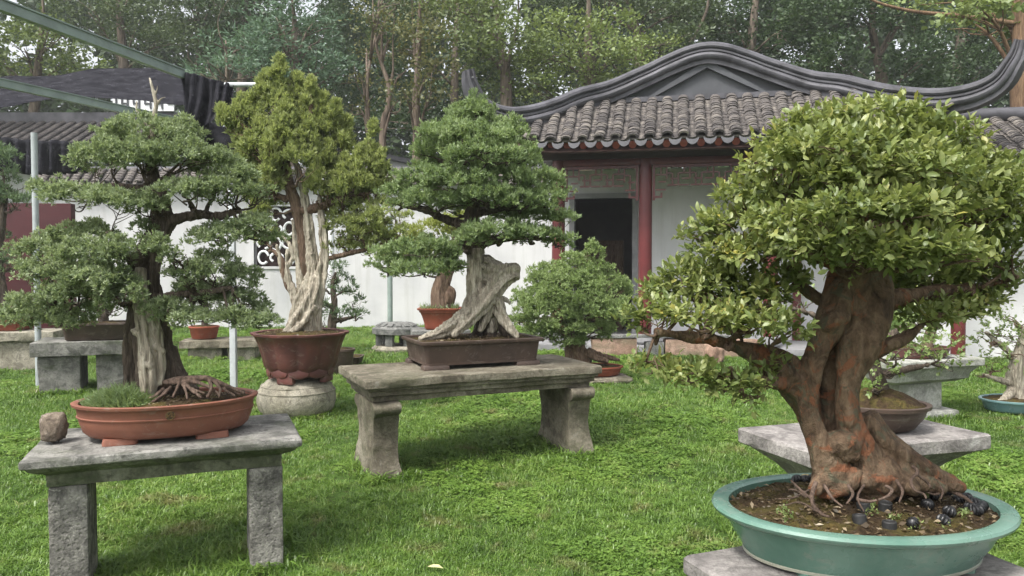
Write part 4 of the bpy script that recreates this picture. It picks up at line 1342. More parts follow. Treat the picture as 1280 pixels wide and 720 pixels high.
forest_tree(24, [[(935, 150, .2), (938, 70, .16), (945, 0, .1)]], [(905, 30, 42, 32), (955, 25, 45, 34), (925, 70, 40, 24), (985, 70, 40, 30), (960, -15, 50, 25), (1010, 30, 40, 34)],
            'dark green tree with straight trunk right of the roof peak', 'forest_dark_green', clumps=44)
forest_tree(22, [[(1100, 150, .2), (1102, 100, .17), (1096, 70, .12), (1090, 30, .1)], [(1096, 75, .08), (1118, 40, .05), (1135, 10, .03)]], [(1040, 70, 40, 30), (1030, 20, 45, 26), (1075, 15, 46, 24), (1150, 75, 40, 32), (1135, 25, 42, 25), (1060, 110, 38, 16), (1160, 115, 40, 16), (1100, -8, 50, 20)],
            'dark tree with bright sky gap over the right roof curve', 'forest_dark_green', clumps=42)
forest_tree(25, [[(1195, 160, .2), (1200, 60, .16), (1210, 0, .1)]], [(1190, 50, 46, 40), (1225, 90, 40, 36), (1180, 100, 36, 26), (1245, 40, 40, 36), (1010, 90, 34, 20), (1290, 90, 40, 50)],
            'deep green tree behind the upswept right roof tip', 'forest_dark_green', clumps=46)
forest_tree(14.5, [[(1275, 175, .17), (1274, 100, .16), (1275, 40, .13), (1270, -30, .1)], [(1274, 30, .05), (1200, 20, .04), (1130, 12, .03), (1080, -8, .02)]], [(1225, 10, 40, 14), (1258, 28, 32, 14), (1200, 22, 26, 10), (1262, 2, 34, 14), (1290, 40, 22, 12), (1150, -2, 40, 8)],
            'thick brown trunk with bright leaves at the top right edge', 'forest_bright_green', 'brown_forest_bark', clumps=60, per=26, L=0.11, W=0.08, cr=0.26)
# the far wood behind them, one mass
n = 190000
X = (rng.random(n) * 2 - 1) * 40
Yf = 37 + rng.random(n) * 12
Z = rng.random(n) ** 0.9 * 21
P = np.column_stack([X, Yf, Z])
cl = vnoise(P, 0.5, 77) + 0.5 * vnoise(P, 1.3, 78)
gap = vnoise(np.column_stack([X / Yf * 40, 0 * X, Z / Yf * 40]), 0.55, 81) + 0.6 * vnoise(np.column_stack([X / Yf * 40, 0 * X, Z / Yf * 40]), 1.5, 82)
lim = 0.68 - np.clip((Z - 7) * 0.04, 0, 0.55) * (1.25 - 0.75 / (1 + np.exp(-(X + 4) * 0.4))) 
kp = (cl > -0.8) & (gap < lim)
P = P[kp]
D = unit(rng.normal(size=P.shape) * np.array([1, 1, 0.6]))
m = len(P)
V, Fq, T_ = kites(P, D, 0.44 * (0.6 + 0.8 * rng.random(m)), 0.28 * (0.6 + 0.8 * rng.random(m)), np.clip(cl[kp] * 0.5 + 0.4 + 0.2 * rng.random(m), 0, 1))
mk('far_wood', V, Fq, 'forest_dark_green', attrs={'tint': T_}, kind='stuff')
# undergrowth below the wood, behind the garden walls
n = 30000
X = (rng.random(n) * 2 - 1) * 24; Yf = 20.5 + rng.random(n) * 12
Z = rng.random(n) ** 0.7 * (3.6 + 1.5 * vnoise(np.column_stack([X, Yf, 0 * X]), 0.35, 8)) + np.maximum(0, (Yf - 24) * .12)
kp = ~((X > -0.5) & (X < 7.5) & (Yf < 19.5)) & ~((X < -9.0) & (Yf < 23.5))
P = np.column_stack([X, Yf, Z])[kp]; m = len(P)
D = unit(rng.normal(size=P.shape) * np.array([1, 1, 0.7]))
V, Fq, T_ = kites(P, D, 0.27 * (0.6 + 0.8 * rng.random(m)), 0.16 * (0.6 + 0.8 * rng.random(m)), rng.random(m))
mk('undergrowth', V, Fq, 'forest_dark_green', attrs={'tint': T_}, kind='stuff')

# ---- thin morning haze: the air itself, one closed box round the whole garden
hz = NT('haze_air')
pv = hz.n('ShaderNodeVolumePrincipled')
pv.inputs['Color'].default_value = (0.9, 0.93, 0.95, 1)
pv.inputs['Density'].default_value = 0.0014
pv.inputs['Anisotropy'].default_value = 0.2
hz.l(pv.outputs[0], hz.out.inputs['Volume'])
o = mk('haze', *box(-72, 72, -32, 92, -1.1, 34), 'haze_air')
o['kind'] = 'stuff'

# ================================================================== STONE BENCHES
def part(root, name, VF, mat, smooth=35, parent=None, rough=0.0, seed=0, world=False):
    V, Fc = VF
    if rough: V = jitter(jitter(V, rough, 7, seed), rough * 0.45, 28, seed + 4)
    return mk(name, V, Fc, mat, parent or root, root.location if world else None, smooth=smooth)
SLAB = dict(arc=2, edge=22)
def bench(loc, rz, a, b, H, slab_t, mould, legs, label, m_slab, m_leg, name='stone_bench', cat='stone bench', rough=0.004, seed=1, group='stone stands for bonsai', m_mould=None):
    root = thing(name, (loc[0], loc[1], 0), label, cat, group)
    root.rotation_euler.z = rz
    part(root, 'slab', loft(rrect(a, b, 0.012, **SLAB), [(-0.006, H - slab_t), (0.0, H - slab_t + 0.006), (0.001, H - slab_t * 0.5), (0.0, H - 0.008), (-0.008, H)]), m_slab, 40, rough=rough, seed=seed)
    if mould:
        part(root, 'moulding', loft(rrect(a, b, 0.012, **SLAB), [(o, z) for o, z in mould]), m_mould or m_slab, 40, rough=rough, seed=seed + 7)
    for q, VF in enumerate(legs):
        part(root, 'leg', VF, m_leg, 40, rough=rough * 1.2, seed=seed + 20 + q)
    return root

# front left table
H1 = 0.66
bench((-1.68, 3.735), R(21.8), 0.585, 0.335, H1, 0.042,
      [(-0.088, 0.515), (-0.086, 0.57), (-0.075, 0.578), (-0.05, 0.588), (-0.028, 0.602), (-0.018, 0.616)],
      [bbox_bev(-0.495, -0.34, -0.245, 0.06, -0.1, 0.513, 0.012, 7), bbox_bev(0.345, 0.502, -0.245, 0.06, -0.1, 0.513, 0.012, 7)],
      'grey stone table with moulded edge carrying the oval terracotta pot', 'table_stone', 'leg_stone', 'stone_table', 'stone table', 0.003, m_mould='mossy_stone')

# middle long bench, legs with rolled tops and waisted faces
H2 = 0.72
def carved_leg(x0, x1, y0, y1, h):
    """Slab leg whose front and back edges roll out at the top, draw in at the waist and flare at the foot."""
    zs = np.linspace(-0.08, h, 34)
    rings = []
    nx_, ny_ = 9, 16
    for z in zs:
        u = np.clip(z / h, 0, 1)
        off = 0.05 * (1 - u) ** 2 - 0.045 * math.sin(math.pi * min(1, u / 0.9)) ** 1.2
        ox = off * 0.3
        if u > 0.84: off += 0.048 * math.sqrt(max(0, 1 - ((u - 0.92) / 0.085) ** 2))
        X0, X1, Y0, Y1 = x0 - ox, x1 + ox, y0 - off, y1 + off
        p = [(X0 + (X1 - X0) * i / nx_, Y0) for i in range(nx_)] + [(X1, Y0 + (Y1 - Y0) * i / ny_) for i in range(ny_)] + \
            [(X1 - (X1 - X0) * i / nx_, Y1) for i in range(nx_)] + [(X0, Y1 - (Y1 - Y0) * i / ny_) for i in range(ny_)]
        # soft vertical groove on the end faces
        p = [(x + (0.012 * math.exp(-((y - (y0 + 0.1)) / 0.03) ** 2) * (1 if x < (x0 + x1) / 2 else -1) if y0 + 0.02 < y < y1 - 0.02 else 0), y) for x, y in p]
        rings.append(p)
    n = len(rings[0])
    V = np.array([(x, y, z) for r_, z in zip(rings, zs) for x, y in r_])
    Fc = [(j * n + e, j * n + (e + 1) % n, (j + 1) * n + (e + 1) % n, (j + 1) * n + e) for j in range(len(zs) - 1) for e in range(n)]
    return V, Fc + [tuple(range(n))[::-1], tuple(range((len(zs) - 1) * n, len(zs) * n))]
A2 = R(25)
c2 = np.array([-0.315, 5.82])
bench(c2, A2, 0.925, 0.42, H2, 0.062,
      [(-0.075, 0.555), (-0.072, 0.592), (-0.048, 0.598), (-0.046, 0.63), (-0.024, 0.636), (-0.022, 0.66)],
      [carved_leg(-0.865, -0.675, -0.365, 0.12, 0.554), carved_leg(0.665, 0.86, -0.365, 0.16, 0.554)],
      'long brown stone bench with stepped edge and carved legs under the rectangular pot', 'brown_stone', 'brown_stone', 'stone_bench', 'stone bench', 0.006, 3)

# front right stand under the turquoise pot
bench((0.935, 1.79), R(21.8), 0.385, 0.355, 0.735, 0.05,
      [(-0.12, 0.1), (-0.1, 0.5), (-0.06, 0.62), (-0.03, 0.686)], [],
      'grey purple stone stand at bottom right under the turquoise pot', 'purple_stone', 'purple_stone', 'stone_stand', 'stone stand', 0.004, 5)
bt = bench((1.76, 3.80), R(19), 0.545, 0.27, 0.66, 0.075,
      [(-0.2, -0.1), (-0.2, 0.42), (-0.13, 0.5), (-0.03, 0.583)], [],
      'square edged stone table with tapering underside behind the turquoise pot', 'purple_stone', 'bench_stone', 'stone_table', 'stone table', 0.004, 6)
# pale stand further back on the right
pb = at(1150, 500, 7.25)
bench((pb.x, 7.35), R(20), 0.56, 0.30, 0.60, 0.07, [(-0.18, 0.36), (-0.1, 0.40), (-0.09, 0.45), (-0.03, 0.528)],
      [bbox_bev(-0.3, 0.24, -0.1, 0.12, 0.10, 0.36, 0.015, 5), bbox_bev(-0.42, 0.36, -0.2, 0.2, -0.08, 0.10, 0.03, 5)],
      'pale grey stone pedestal bench with two tiers beyond the brown pot', 'pale_stone', 'pale_stone', 'stone_bench', 'stone bench', 0.005, 8)
# left background benches
lbx = at(100, 430, 8.6)
bench((lbx.x - 0.03, 8.85), R(20), 0.53, 0.36, 0.63, 0.16, None,
      [bbox_bev(-0.47, -0.05, -0.3, 0.2, -0.08, 0.468, 0.02, 6), bbox_bev(0.1, 0.45, -0.25, 0.2, -0.08, 0.468, 0.02, 6)],
      'thick grey stone bench left of the terracotta pot, on the lawn', 'bench_stone', 'bench_stone', 'stone_bench', 'stone bench', 0.008, 10)
l2 = at(12, 440, 10.6)
bench((l2.x, 10.9), R(12), 0.52, 0.36, 0.55, 0.13, None,
      [bbox_bev(-0.42, 0.4, -0.3, 0.25, -0.08, 0.418, 0.02, 6)],
      'small pale brown stone bench at the far left edge', 'drum_stone', 'drum_stone', 'stone_bench', 'stone bench', 0.008, 12)
l3 = at(278, 440, 11.9)
bench((l3.x, 12.0), R(8), 0.6, 0.3, 0.32, 0.12, None,
      [bbox_bev(-0.5, 0.0, -0.22, 0.22, -0.08, 0.198, 0.02, 4), bbox_bev(0.08, 0.5, -0.2, 0.2, -0.08, 0.198, 0.02, 4)],
      'low weathered stone bench behind the white post', 'brown_stone', 'drum_stone', 'stone_bench', 'stone bench', 0.01, 13)
# carved stool with domed polygonal top
cs = at(495, 435, 13.0)
st = thing('carved_stool', (cs.x, 13.1, 0), 'carved grey stone stool with domed top on short feet against the white wall', 'stone stool', 'stone stands for bonsai')
part(st, 'top', loft(oval(0.42, 0.36, 64, 8, 0.03), [(-0.02, 0.30), (0.0, 0.31), (0.0, 0.40), (-0.03, 0.41), (-0.06, 0.43), (-0.16, 0.48), (-0.25, 0.5)]), 'carved_stone', 35, rough=0.006)
tb = None
for q in range(14):
    t_ = q / 14 * 6.283
    V, Fc = bbox_bev(-0.055, 0.055, -0.05, 0.05, -0.012, 0.02, 0.012)
    if tb is None: tb = mk('carved_petal', V, Fc, 'carved_stone', st, smooth=40); o = tb
    else: o = dup(tb, st)
    o.location = (0.3 * math.cos(t_), 0.25 * math.sin(t_), 0.455); o.rotation_euler = (0, R(24), t_)
for q in range(6):
    t_ = q / 6 * 6.283 + 0.25
    part(st, 'leg', place(bbox_bev(-0.07, 0.07, -0.05, 0.05, 0.1, 0.299, 0.015)[0], (0.33 * math.cos(t_), 0.27 * math.sin(t_), 0), t_ + 1.57) if False else (place(bbox_bev(-0.07, 0.07, -0.05, 0.05, 0.1, 0.299, 0.015)[0], (0.31 * math.cos(t_), 0.25 * math.sin(t_), 0), t_ + 1.57), bbox_bev(-0.07, 0.07, -0.05, 0.05, 0.1, 0.299, 0.015)[1]), 'carved_stone')
part(st, 'base', loft(oval(0.42, 0.36, 40), [(0, -0.05), (0.01, 0.05), (-0.05, 0.1)]), 'drum_stone', 40, rough=0.012)
# low pinkish wall of blocks and the stones near it
lw = at(815, 436, 12.4)
bw = thing('block_wall', (lw.x, 12.3, 0), 'low wall of pinkish stone blocks with a grey block, before the pavilion', 'low wall')
xs = [-0.95, -0.42, -0.03]
blk = [(-1.0, -0.28, 'pink_block', 0.31), (-0.13, 0.16, 'carved_stone', 0.24), (0.18, 1.02, 'pink_block', 0.29), (1.04, 1.7, 'pink_block', 0.28)]
for q, (x0, x1, m_, h) in enumerate(blk):
    part(bw, 'stone_block', bbox_bev(x0, x1, -0.11, 0.11, -0.05, h, 0.015, 4), m_, 40, rough=0.008, seed=q)
V, Fc = bbox_bev(-1.05, 1.2, -0.13, 0.1, 0.312, 0.36, 0.01, 4)
part(bw, 'coping_slab', (V, Fc), 'carved_stone', 40, rough=0.006)
def rock(name, loc, size, rz, label, mat='rock', seed=0, amp=0.22):
    bm = bmesh.new(); bmesh.ops.create_icosphere(bm, subdivisions=4, radius=1)
    V = np.array([v.co[:] for v in bm.verts]); Fc = [[v.index for v in f.verts] for f in bm.faces]; bm.free()
    V = np.sign(V) * np.abs(V) ** 0.72
    V = V * (1 + amp * 1.3 * vnoise(V, 1.4, seed)[:, None] + amp * 0.6 * np.abs(vnoise(V, 2.6, seed + 1))[:, None] + 0.05 * vnoise(V, 7, seed + 2)[:, None])
    V[:, 2] -= V[:, 2].min()
    V = V / np.array([np.ptp(V[:, 0]), np.ptp(V[:, 1]), V[:, 2].max()]) * np.array(size)
    o = mk(name, place(V, (0, 0, 0), rz), Fc, mat, None, smooth=50); o.location = loc
    return tag(o, label, 'rock')
p = at(78, 551, 3.62)
rock('rock', (p.x, 3.55, H1 - 0.003), (0.12, 0.12, 0.145), 0.6, 'rough brown rock standing by the left end of the terracotta pot', seed=4)
p = at(893, 450, 11.4)
rock('rock', (p.x, 11.4, -0.03), (0.34, 0.28, 0.36), 0.3, 'reddish grey standing stone beside the low block wall', 'pink_block', 9)
p = at(225, 445, 8.2)
p = at(672, 470, 9.6)
rock('rock', (p.x + 0.32, 9.75, -0.03), (0.55, 0.5, 0.2), 0.2, 'pale grey stone block partly hidden by the round juniper, right of the rectangular pot', 'pale_stone', 15, 0.12)

# ================================================================== POTS AND SOIL
def pot(root, loc, rz, outline, H, prof, mat, soil_drop=0.02, wall=0.025, mound=0.02, feet=None, name='pot', soil='soil'):
    """prof: outer (offset, z) from foot to rim. Adds the inside of the rim and a soil sheet."""
    full = list(prof)
    o_top, z_top = prof[-1]
    full += [(o_top - wall * 0.5, z_top + 0.004), (o_top - wall, z_top - 0.002), (o_top - wall - 0.004, z_top - soil_drop - 0.04)]
    V, Fc = loft(outline, full, True, False)
    p = mk(name, place(V, loc, rz), Fc, mat, root, root.location, smooth=48)
    zs = z_top - soil_drop
    offs = [o_top - wall - 0.001]
    base_r = offs[0]
    ring0 = outline(base_r)
    rings = [(f, zs + mound * (1 - f ** 2)) for f in (1.0, 0.92, 0.8, 0.65, 0.5, 0.35, 0.2, 0.07)]
    n = len(ring0)
    V = np.concatenate([np.column_stack([ring0 * f, np.full(n, z)]) for f, z in rings])
    V[:, 2] += 0.006 * vnoise(V, 25, 3) + 0.006 * vnoise(V, 60, 4)
    Fc = [(j * n + e, j * n + (e + 1) % n, (j + 1) * n + (e + 1) % n, (j + 1) * n + e) for j in range(len(rings) - 1) for e in range(n)] + [tuple(range((len(rings) - 1) * n, len(rings) * n))]
    mk('soil', place(V, loc, rz), Fc, soil, root, root.location, smooth=180)
    if feet:
        for VF in feet:
            mk('foot', place(VF[0], loc, rz), VF[1], mat, p, root.location, smooth=40)
    return p

# ================================================================== TREES
def trunk_mesh(root, strands, Y, mat, voxel, disp=(), smooth=2, ridge=0, amp=0.0, name='trunk', parent=None):
    s = Y / F
    parts = []
    for st_ in strands:
        kw = {}
        if isinstance(st_, tuple): st_, kw = st_
        P = [tuple(at(q[0], q[1], Y + (q[3] if len(q) > 3 else 0))) for q in st_]
        r_ = [q[2] * s for q in st_]
        parts.append(tube(P, r_, kw.get('sides', 16), n=8 * len(P), ridge=kw.get('ridge', ridge), amp=kw.get('amp', amp), twist=kw.get('twist', 4.0)))
    V, Q = fuse(parts, voxel, smooth, disp)
    return mk(name, V, Q if isinstance(Q, np.ndarray) else Q, mat, parent or root, root.location, smooth=180), parts
def spine_of(strands, Y):
    out = []
    for st_ in strands:
        if isinstance(st_, tuple): st_ = st_[0]
        P = np.array([tuple(at(q[0], q[1], Y + (q[3] if len(q) > 3 else 0))) + (q[2] * Y / F,) for q in st_])
        out.append(catmull(P, 24))
    return np.concatenate(out)
def branch(root, spine, c, r, mat, rad, twigs=7, sag=0.03, flat=True):
    """A limb from the nearest lower trunk point out to a foliage pad, with twigs fanning under it."""
    c = np.array(c); r = np.array(r)
    d = np.linalg.norm((spine[:, :3] - c) * np.array([1, 1, 1.3]) + np.array([0, 0, r[2] * 0.9]), axis=1)
    a = spine[np.argmin(d)]
    e = c - np.array([0, 0, r[2] * 0.35])
    a3 = a[:3]
    m1 = a3 + (e - a3) * 0.35 + np.array([0, 0, -sag]) + rng.normal(size=3) * 0.018
    m2 = a3 + (e - a3) * 0.7 + np.array([0, 0, -sag * 0.6]) + rng.normal(size=3) * 0.02
    rad = min(rad, a[3] * 0.7)
    parts = [tube([a3, m1, m2, e], [rad, rad * 0.75, rad * 0.55, rad * 0.3], 8, n=16)]
    for _ in range(twigs):
        t_ = 0.35 + 0.6 * rng.random()
        s0 = a3 + (e - a3) * t_ + np.array([0, 0, -sag * 0.6])
        ang = rng.random() * 6.283
        q = c + np.array([math.cos(ang) * r[0], math.sin(ang) * r[1], 0.0]) * (0.55 + 0.35 * rng.random()) + np.array([0, 0, (rng.random() * 0.5 - 0.35) * r[2]])
        m = (s0 + q) / 2 + rng.normal(size=3) * 0.25 * r[2]
        parts.append(tube([s0, m, q], [rad * 0.4, rad * 0.26, rad * 0.1], 5, n=9))
    V, Fc = join(parts)
    return mk('branch', V, Fc, mat, root, root.location, smooth=180)
def needle_pads(root, pads, Y, mat, dens, CR, nt, nb, L, W, spine=None, bmat='dark_bark', brad=0.016, up=0.5, spread=0.55, flat=1.0, depth=0.75, twigs=7, zmin=-0.35, inner=0.5, name='foliage_pad', outw=0.0, minry=0.0):
    s = Y / F
    for pd in pads:
        px, py, rx, ry = pd[:4]
        dy = pd[4] if len(pd) > 4 else 0.0
        pm = pd[5] if len(pd) > 5 else mat
        c = np.array(at(px, py, Y + dy))
        r = np.array([rx * s, rx * s * depth, ry * s])
        n = max(4, int(dens * (r[0] * r[1] + 0.7 * r[0] * r[2])))
        b = ball(n, zmin, inner)
        C = c + b * r * 0.92
        C[:, 2] += 0.18 * r[2] * vnoise(C, 9, 5)
        V, Fq, T_ = tufts(C, CR, nt, nb, L, W, up, spread, flat, outw * unit(b * r) if outw else None)
        mk(name, V, Fq, pm, root, root.location, attrs={'tint': T_})
        if spine is not None:
            branch(root, spine, c, r, bmat, brad, twigs)

# ------------------------------------------------ 1: flat topped juniper in the oval terracotta pot
Y1 = 3.75
t1 = thing('potted_bonsai', (-1.70, 3.74, H1), 'blue green flat layered juniper bonsai in oval terracotta pot, left foreground', 'bonsai', 'potted bonsai trees')
A1 = R(21.8)
ov = oval(0.395, 0.262, 96)
feet = []
for sx in (-1, 1):
    for sy in (-1, 1):
        feet.append(loft(lambda off, sx=sx, sy=sy: rrect(0.075, 0.035, 0.02, 3, 3)(off) + np.array([sx * 0.2, sy * 0.155]), [(0, 0.0), (0.0, 0.012), (-0.004, 0.03)]))
pot1 = pot(t1, (-1.70, 3.74, H1), A1, ov, 0.185,
    [(-0.085, 0.018), (-0.045, 0.024), (-0.022, 0.045), (-0.008, 0.085), (-0.004, 0.10), (-0.002, 0.112), (0.004, 0.114), (0.006, 0.120), (0.001, 0.123), (0.004, 0.15), (0.012, 0.165), (0.024, 0.17), (0.027, 0.182)], 'terracotta', 0.022, 0.03, 0.03, feet)
# round seal pressed into the clay
V, Fc = loft(oval(0.021, 0.021, 24), [(0, 0), (0, 0.004), (-0.004, 0.005), (-0.005, 0.002)])
V2, F2 = join([(V, Fc)] + [box(x - 0.0015, x + 0.0015, -0.012, 0.012, 0.002, 0.0055) for x in (-0.008, 0.0, 0.008)] + [box(-0.012, 0.012, y - 0.0015, y + 0.0015, 0.002, 0.005) for y in (-0.006, 0.006)])
V2 = np.array(V2); V2 = np.column_stack([V2[:, 0], -V2[:, 2], V2[:, 1]])
mk('seal', place(V2 + np.array([0.02, -0.2675, 0.138]), (-1.70, 3.74, H1), A1), F2, 'emblem_metal', pot1, t1.location, smooth=30)
S1 = [([(184, 494, 12), (181, 455, 10), (178, 425, 10), (174, 390, 10), (172, 350, 9), (178, 322, 10), (195, 298, 11), (203, 272, 12), (199, 245, 10), (192, 222, 7), (188, 195, 5), (190, 170, 3.5)], dict(ridge=5, amp=0.2, twist=5)),
      ([(224, 494, 9, .05), (214, 472, 9, .05), (208, 440, 8.5, .04), (203, 410, 8, .03), (197, 380, 8, .03), (190, 345, 8, .02), (198, 300, 9, .02), (209, 275, 10, .02)], dict(ridge=5, amp=0.28, twist=4)),
      ([(164, 490, 7, .03), (161, 455, 6, .04), (161, 425, 6, .03), (168, 395, 7, .02), (172, 365, 6, .02)], dict(ridge=4, amp=0.3)),
      ([(246, 488, 4, .06), (232, 478, 6, .06), (221, 462, 6.5, .05), (212, 435, 6, .05)], dict(ridge=3, amp=0.25)), ([(205, 490, 9, .03), (202, 455, 8, .02), (196, 420, 8, .0)], dict(ridge=3, amp=0.25)),
      ([(205, 278, 6), (225, 273, 5.5, .0), (250, 268, 5, 0), (275, 270, 4, .0), (300, 262, 3, 0)], {}),
      ([(176, 330, 5), (160, 322, 4, -.03), (148, 312, 3, -.05), (135, 290, 2, -.06)], {}),
      ([(172, 350, 5), (150, 352, 4, -.03), (120, 358, 3, -.06), (85, 365, 2.4, -.08)], {}),
      ([(185, 375, 5), (215, 370, 4.4, -.02), (250, 366, 3.6, -.04), (290, 360, 2.4, -.05)], {}),
      ([(195, 225, 4), (175, 235, 3.4), (140, 232, 2.6), (115, 240, 1.8)], {})]
trunk_mesh(t1, S1, Y1, 'dark_bark', 0.0065, [(38, 0.006, (1, 1, 0.22), 1), (90, 0.003, (1, 1, 0.3), 2)], 1)
# bleached strip of deadwood on the front of the trunk
D1 = [([(185, 497, 7, -.07), (187, 476, 9, -.08), (185, 452, 10, -.072), (182, 425, 8.5, -.066), (178, 395, 8, -.06), (174, 362, 8, -.048), (176, 335, 5.5, -.044)], dict(ridge=6, amp=0.3, twist=4)),
      ([(199, 482, 4.5, -.055), (201, 455, 5, -.055), (197, 420, 5, -.05), (189, 385, 5, -.05)], dict(ridge=3, amp=0.3)),
      ([(164, 412, 2, -.06), (172, 416, 4.5, -.068), (182, 422, 5, -.07)], {}), ([(206, 441, 2, -.05), (200, 437, 4, -.06), (194, 432, 4, -.06)], {}), ([(177, 461, 3.5, -.1), (184, 456, 5, -.1), (191, 459, 4, -.095)], {}), ([(176, 495, 3, -.07), (180, 480, 4, -.085), (183, 468, 5, -.09)], {}), ([(192, 498, 3, -.075), (191, 482, 4, -.085)], {})]
trunk_mesh(t1, D1, Y1, 'deadwood', 0.005, [(45, 0.005, (1, 1, 0.2), 5)], 1, name='deadwood')
# dead tips above the crown
J1 = [[(191, 172, 3.5), (191, 152, 3.2), (195, 132, 2.6), (191, 112, 2.0), (187, 97, 1.2)], [(195, 133, 1.8), (201, 124, 1.2), (208, 121, 0.6)], [(187, 158, 2.4), (177, 149, 2.0), (171, 138, 1.5), (171, 126, 0.9)], [(193, 122, 1.2), (196, 113, 0.9), (197, 106, 0.5)]]
trunk_mesh(t1, J1, Y1, 'deadwood', 0.004, [], 1, name='dead_branch')
# exposed roots
RT = [[(200, 482, 5, -.03), (222, 475, 4, -.06), (245, 473, 3.6, -.08), (260, 473, 3.2, -.085), (282, 482, 2.6, -.07), (306, 492, 1.8, -.04)],
      [(205, 478, 3.4, -.05), (225, 478, 2.6, -.08), (240, 477, 2.2, -.09), (262, 484, 1.8, -.1), (276, 496, 1.2, -.11)],
      [(226, 476, 2, -.08), (221, 486, 1.7, -.11), (216, 497, 1.4, -.13)], [(230, 477, 2, -.09), (240, 488, 1.7, -.12), (252, 497, 1.2, -.14)], [(228, 480, 1.6, -.1), (232, 488, 1.4, -.13), (234, 499, 1.1, -.15)], [(236, 484, 1.3, -.11), (246, 488, 1.2, -.12), (256, 492, 0.9, -.13)],
      [(262, 475, 2.2, -.1), (264, 486, 1.8, -.12), (259, 497, 1.5, -.13)], [(268, 477, 1.8, -.09), (275, 486, 1.5, -.11), (274, 497, 1.2, -.13)], [(255, 473, 2.6, .0), (275, 480, 2.2, .02), (300, 488, 1.5, .0)], [(262, 474, 2, -.03), (285, 486, 1.8, -.03), (300, 494, 1.2, -.02)], [(268, 476, 2, -.05), (282, 488, 1.6, -.08), (294, 495, 1.1, -.08)],
      [(205, 486, 2.6, -.06), (190, 497, 2, -.13), (168, 503, 1.6, -.14), (145, 505, 1, -.13)], [(210, 486, 2, -.07), (196, 500, 1.6, -.14), (175, 505, 1.1, -.16)], [(160, 488, 2.6, -.02), (140, 496, 2, -.06), (120, 500, 1.2, -.06)], [(215, 482, 2.2, -.05), (206, 492, 1.8, -.12), (190, 503, 1.2, -.16)], [(276, 480, 1.6, .03), (295, 486, 1.2, .05), (312, 490, 0.8, .05)]]
trunk_mesh(t1, RT, Y1, 'root_bark', 0.0035, [(60, 0.002, (1, 1, 0.5), 7)], 0, name='roots')
P1 = [(178, 172, 62, 24, 0), (215, 172, 40, 24, .1), (140, 192, 42, 22, -.08), (225, 200, 58, 22, -.08), (175, 198, 50, 20, -.14), (270, 212, 42, 17, .05), (120, 205, 34, 17, .05), (290, 225, 30, 15, -.05),
      (92, 252, 48, 17, -.06), (150, 256, 44, 16, -.15), (70, 240, 30, 13, .08), (228, 240, 38, 15, -.16), (280, 242, 48, 15, -.06), (322, 240, 26, 16, .04), (190, 262, 26, 12, -.1),
      (180, 290, 18, 12, -.05), (315, 290, 36, 17, -.02), (275, 300, 40, 16, -.08), (335, 300, 22, 13, .05),
      (100, 300, 52, 20, .02), (55, 318, 40, 20, -.05), (110, 325, 56, 22, -.16), (160, 315, 28, 16, -.2), (212, 312, 26, 17, -.2), (62, 345, 44, 22, -.12), (115, 352, 50, 18, -.2),
      (100, 378, 58, 20, -.14), (150, 368, 36, 17, -.22), (50, 385, 40, 20, -.06), (28, 400, 34, 14, -.02), (80, 405, 38, 14, -.1),
      (235, 345, 34, 18, -.1), (270, 338, 40, 18, -.02), (300, 350, 30, 16, .04), (255, 372, 40, 18, .06), (300, 382, 36, 16, .04), (240, 402, 44, 14, -.1), (290, 405, 40, 14, -.1), (325, 408, 22, 11, -.06), (205, 390, 26, 12, -.12), (320, 395, 24, 14, .06)]
sp1 = spine_of(S1, Y1)
P1 = [(q[0], q[1], q[2] * 1.03, q[3] * 1.0) + tuple(q[4:]) for q in P1]
needle_pads(t1, P1, Y1, 'juniper_green', 1000, 0.038, 15, 9, 0.020, 0.0058, sp1, 'dark_bark', 0.014, up=0.45, spread=0.6, depth=0.7, zmin=-0.2, twigs=5)
# tuft of dwarf grass in the pot
n = 4200
ang = rng.random(n) * 6.283; rr_ = np.sqrt(rng.random(n))
P = np.column_stack([-0.20 + 0.155 * rr_ * np.cos(ang), -0.03 + 0.15 * rr_ * np.sin(ang), 0.165 + 0.05 * (1 - rr_ ** 2) * rng.random(n)])
P = place(P, (-1.70, 3.74, H1), A1)
D = unit(np.column_stack([0.9 * rr_ * np.cos(ang), 0.9 * rr_ * np.sin(ang), np.full(n, 0.8)]) + 0.45 * rng.normal(size=(n, 3)))
P2 = P
V, Fq, T_ = kites(P2, D, 0.06 * (0.5 + 0.9 * rng.random(n)) * (1.2 - 0.5 * rr_), np.full(n, 0.0045), rng.random(n) * 0.8, 0.25)
mk('dwarf_grass', V, Fq, 'fresh_juniper_green', t1, t1.location, attrs={'tint': T_})['kind'] = 'stuff'

# ------------------------------------------------ 2: flared deadwood juniper in the rectangular pot, middle
Y2 = 5.94
t2 = thing('potted_bonsai', (-0.315, 5.97, H2), 'juniper bonsai with flared driftwood base in long brown rectangular pot on middle bench', 'bonsai', 'potted bonsai trees')
lp2 = (-0.315, 5.96, H2)
feet = []
for sx in (-1, 1):
    for sy in (-1, 1):
        feet.append(loft(lambda off, sx=sx, sy=sy: rrect(0.1, 0.05, 0.01, 2, 3)(off) + np.array([sx * 0.37, sy * 0.22]), [(0, 0.0), (0.0, 0.02), (-0.01, 0.035)]))
pot(t2, lp2, R(23), rrect(0.485, 0.30, 0.05, 5, 8), 0.21,
    [(-0.05, 0.028), (-0.036, 0.03), (-0.034, 0.044), (-0.04, 0.046), (-0.036, 0.06), (-0.02, 0.165), (-0.018, 0.18), (0.008, 0.184), (0.012, 0.19), (0.012, 0.208)], 'brown_clay', 0.015, 0.032, 0.02, feet)
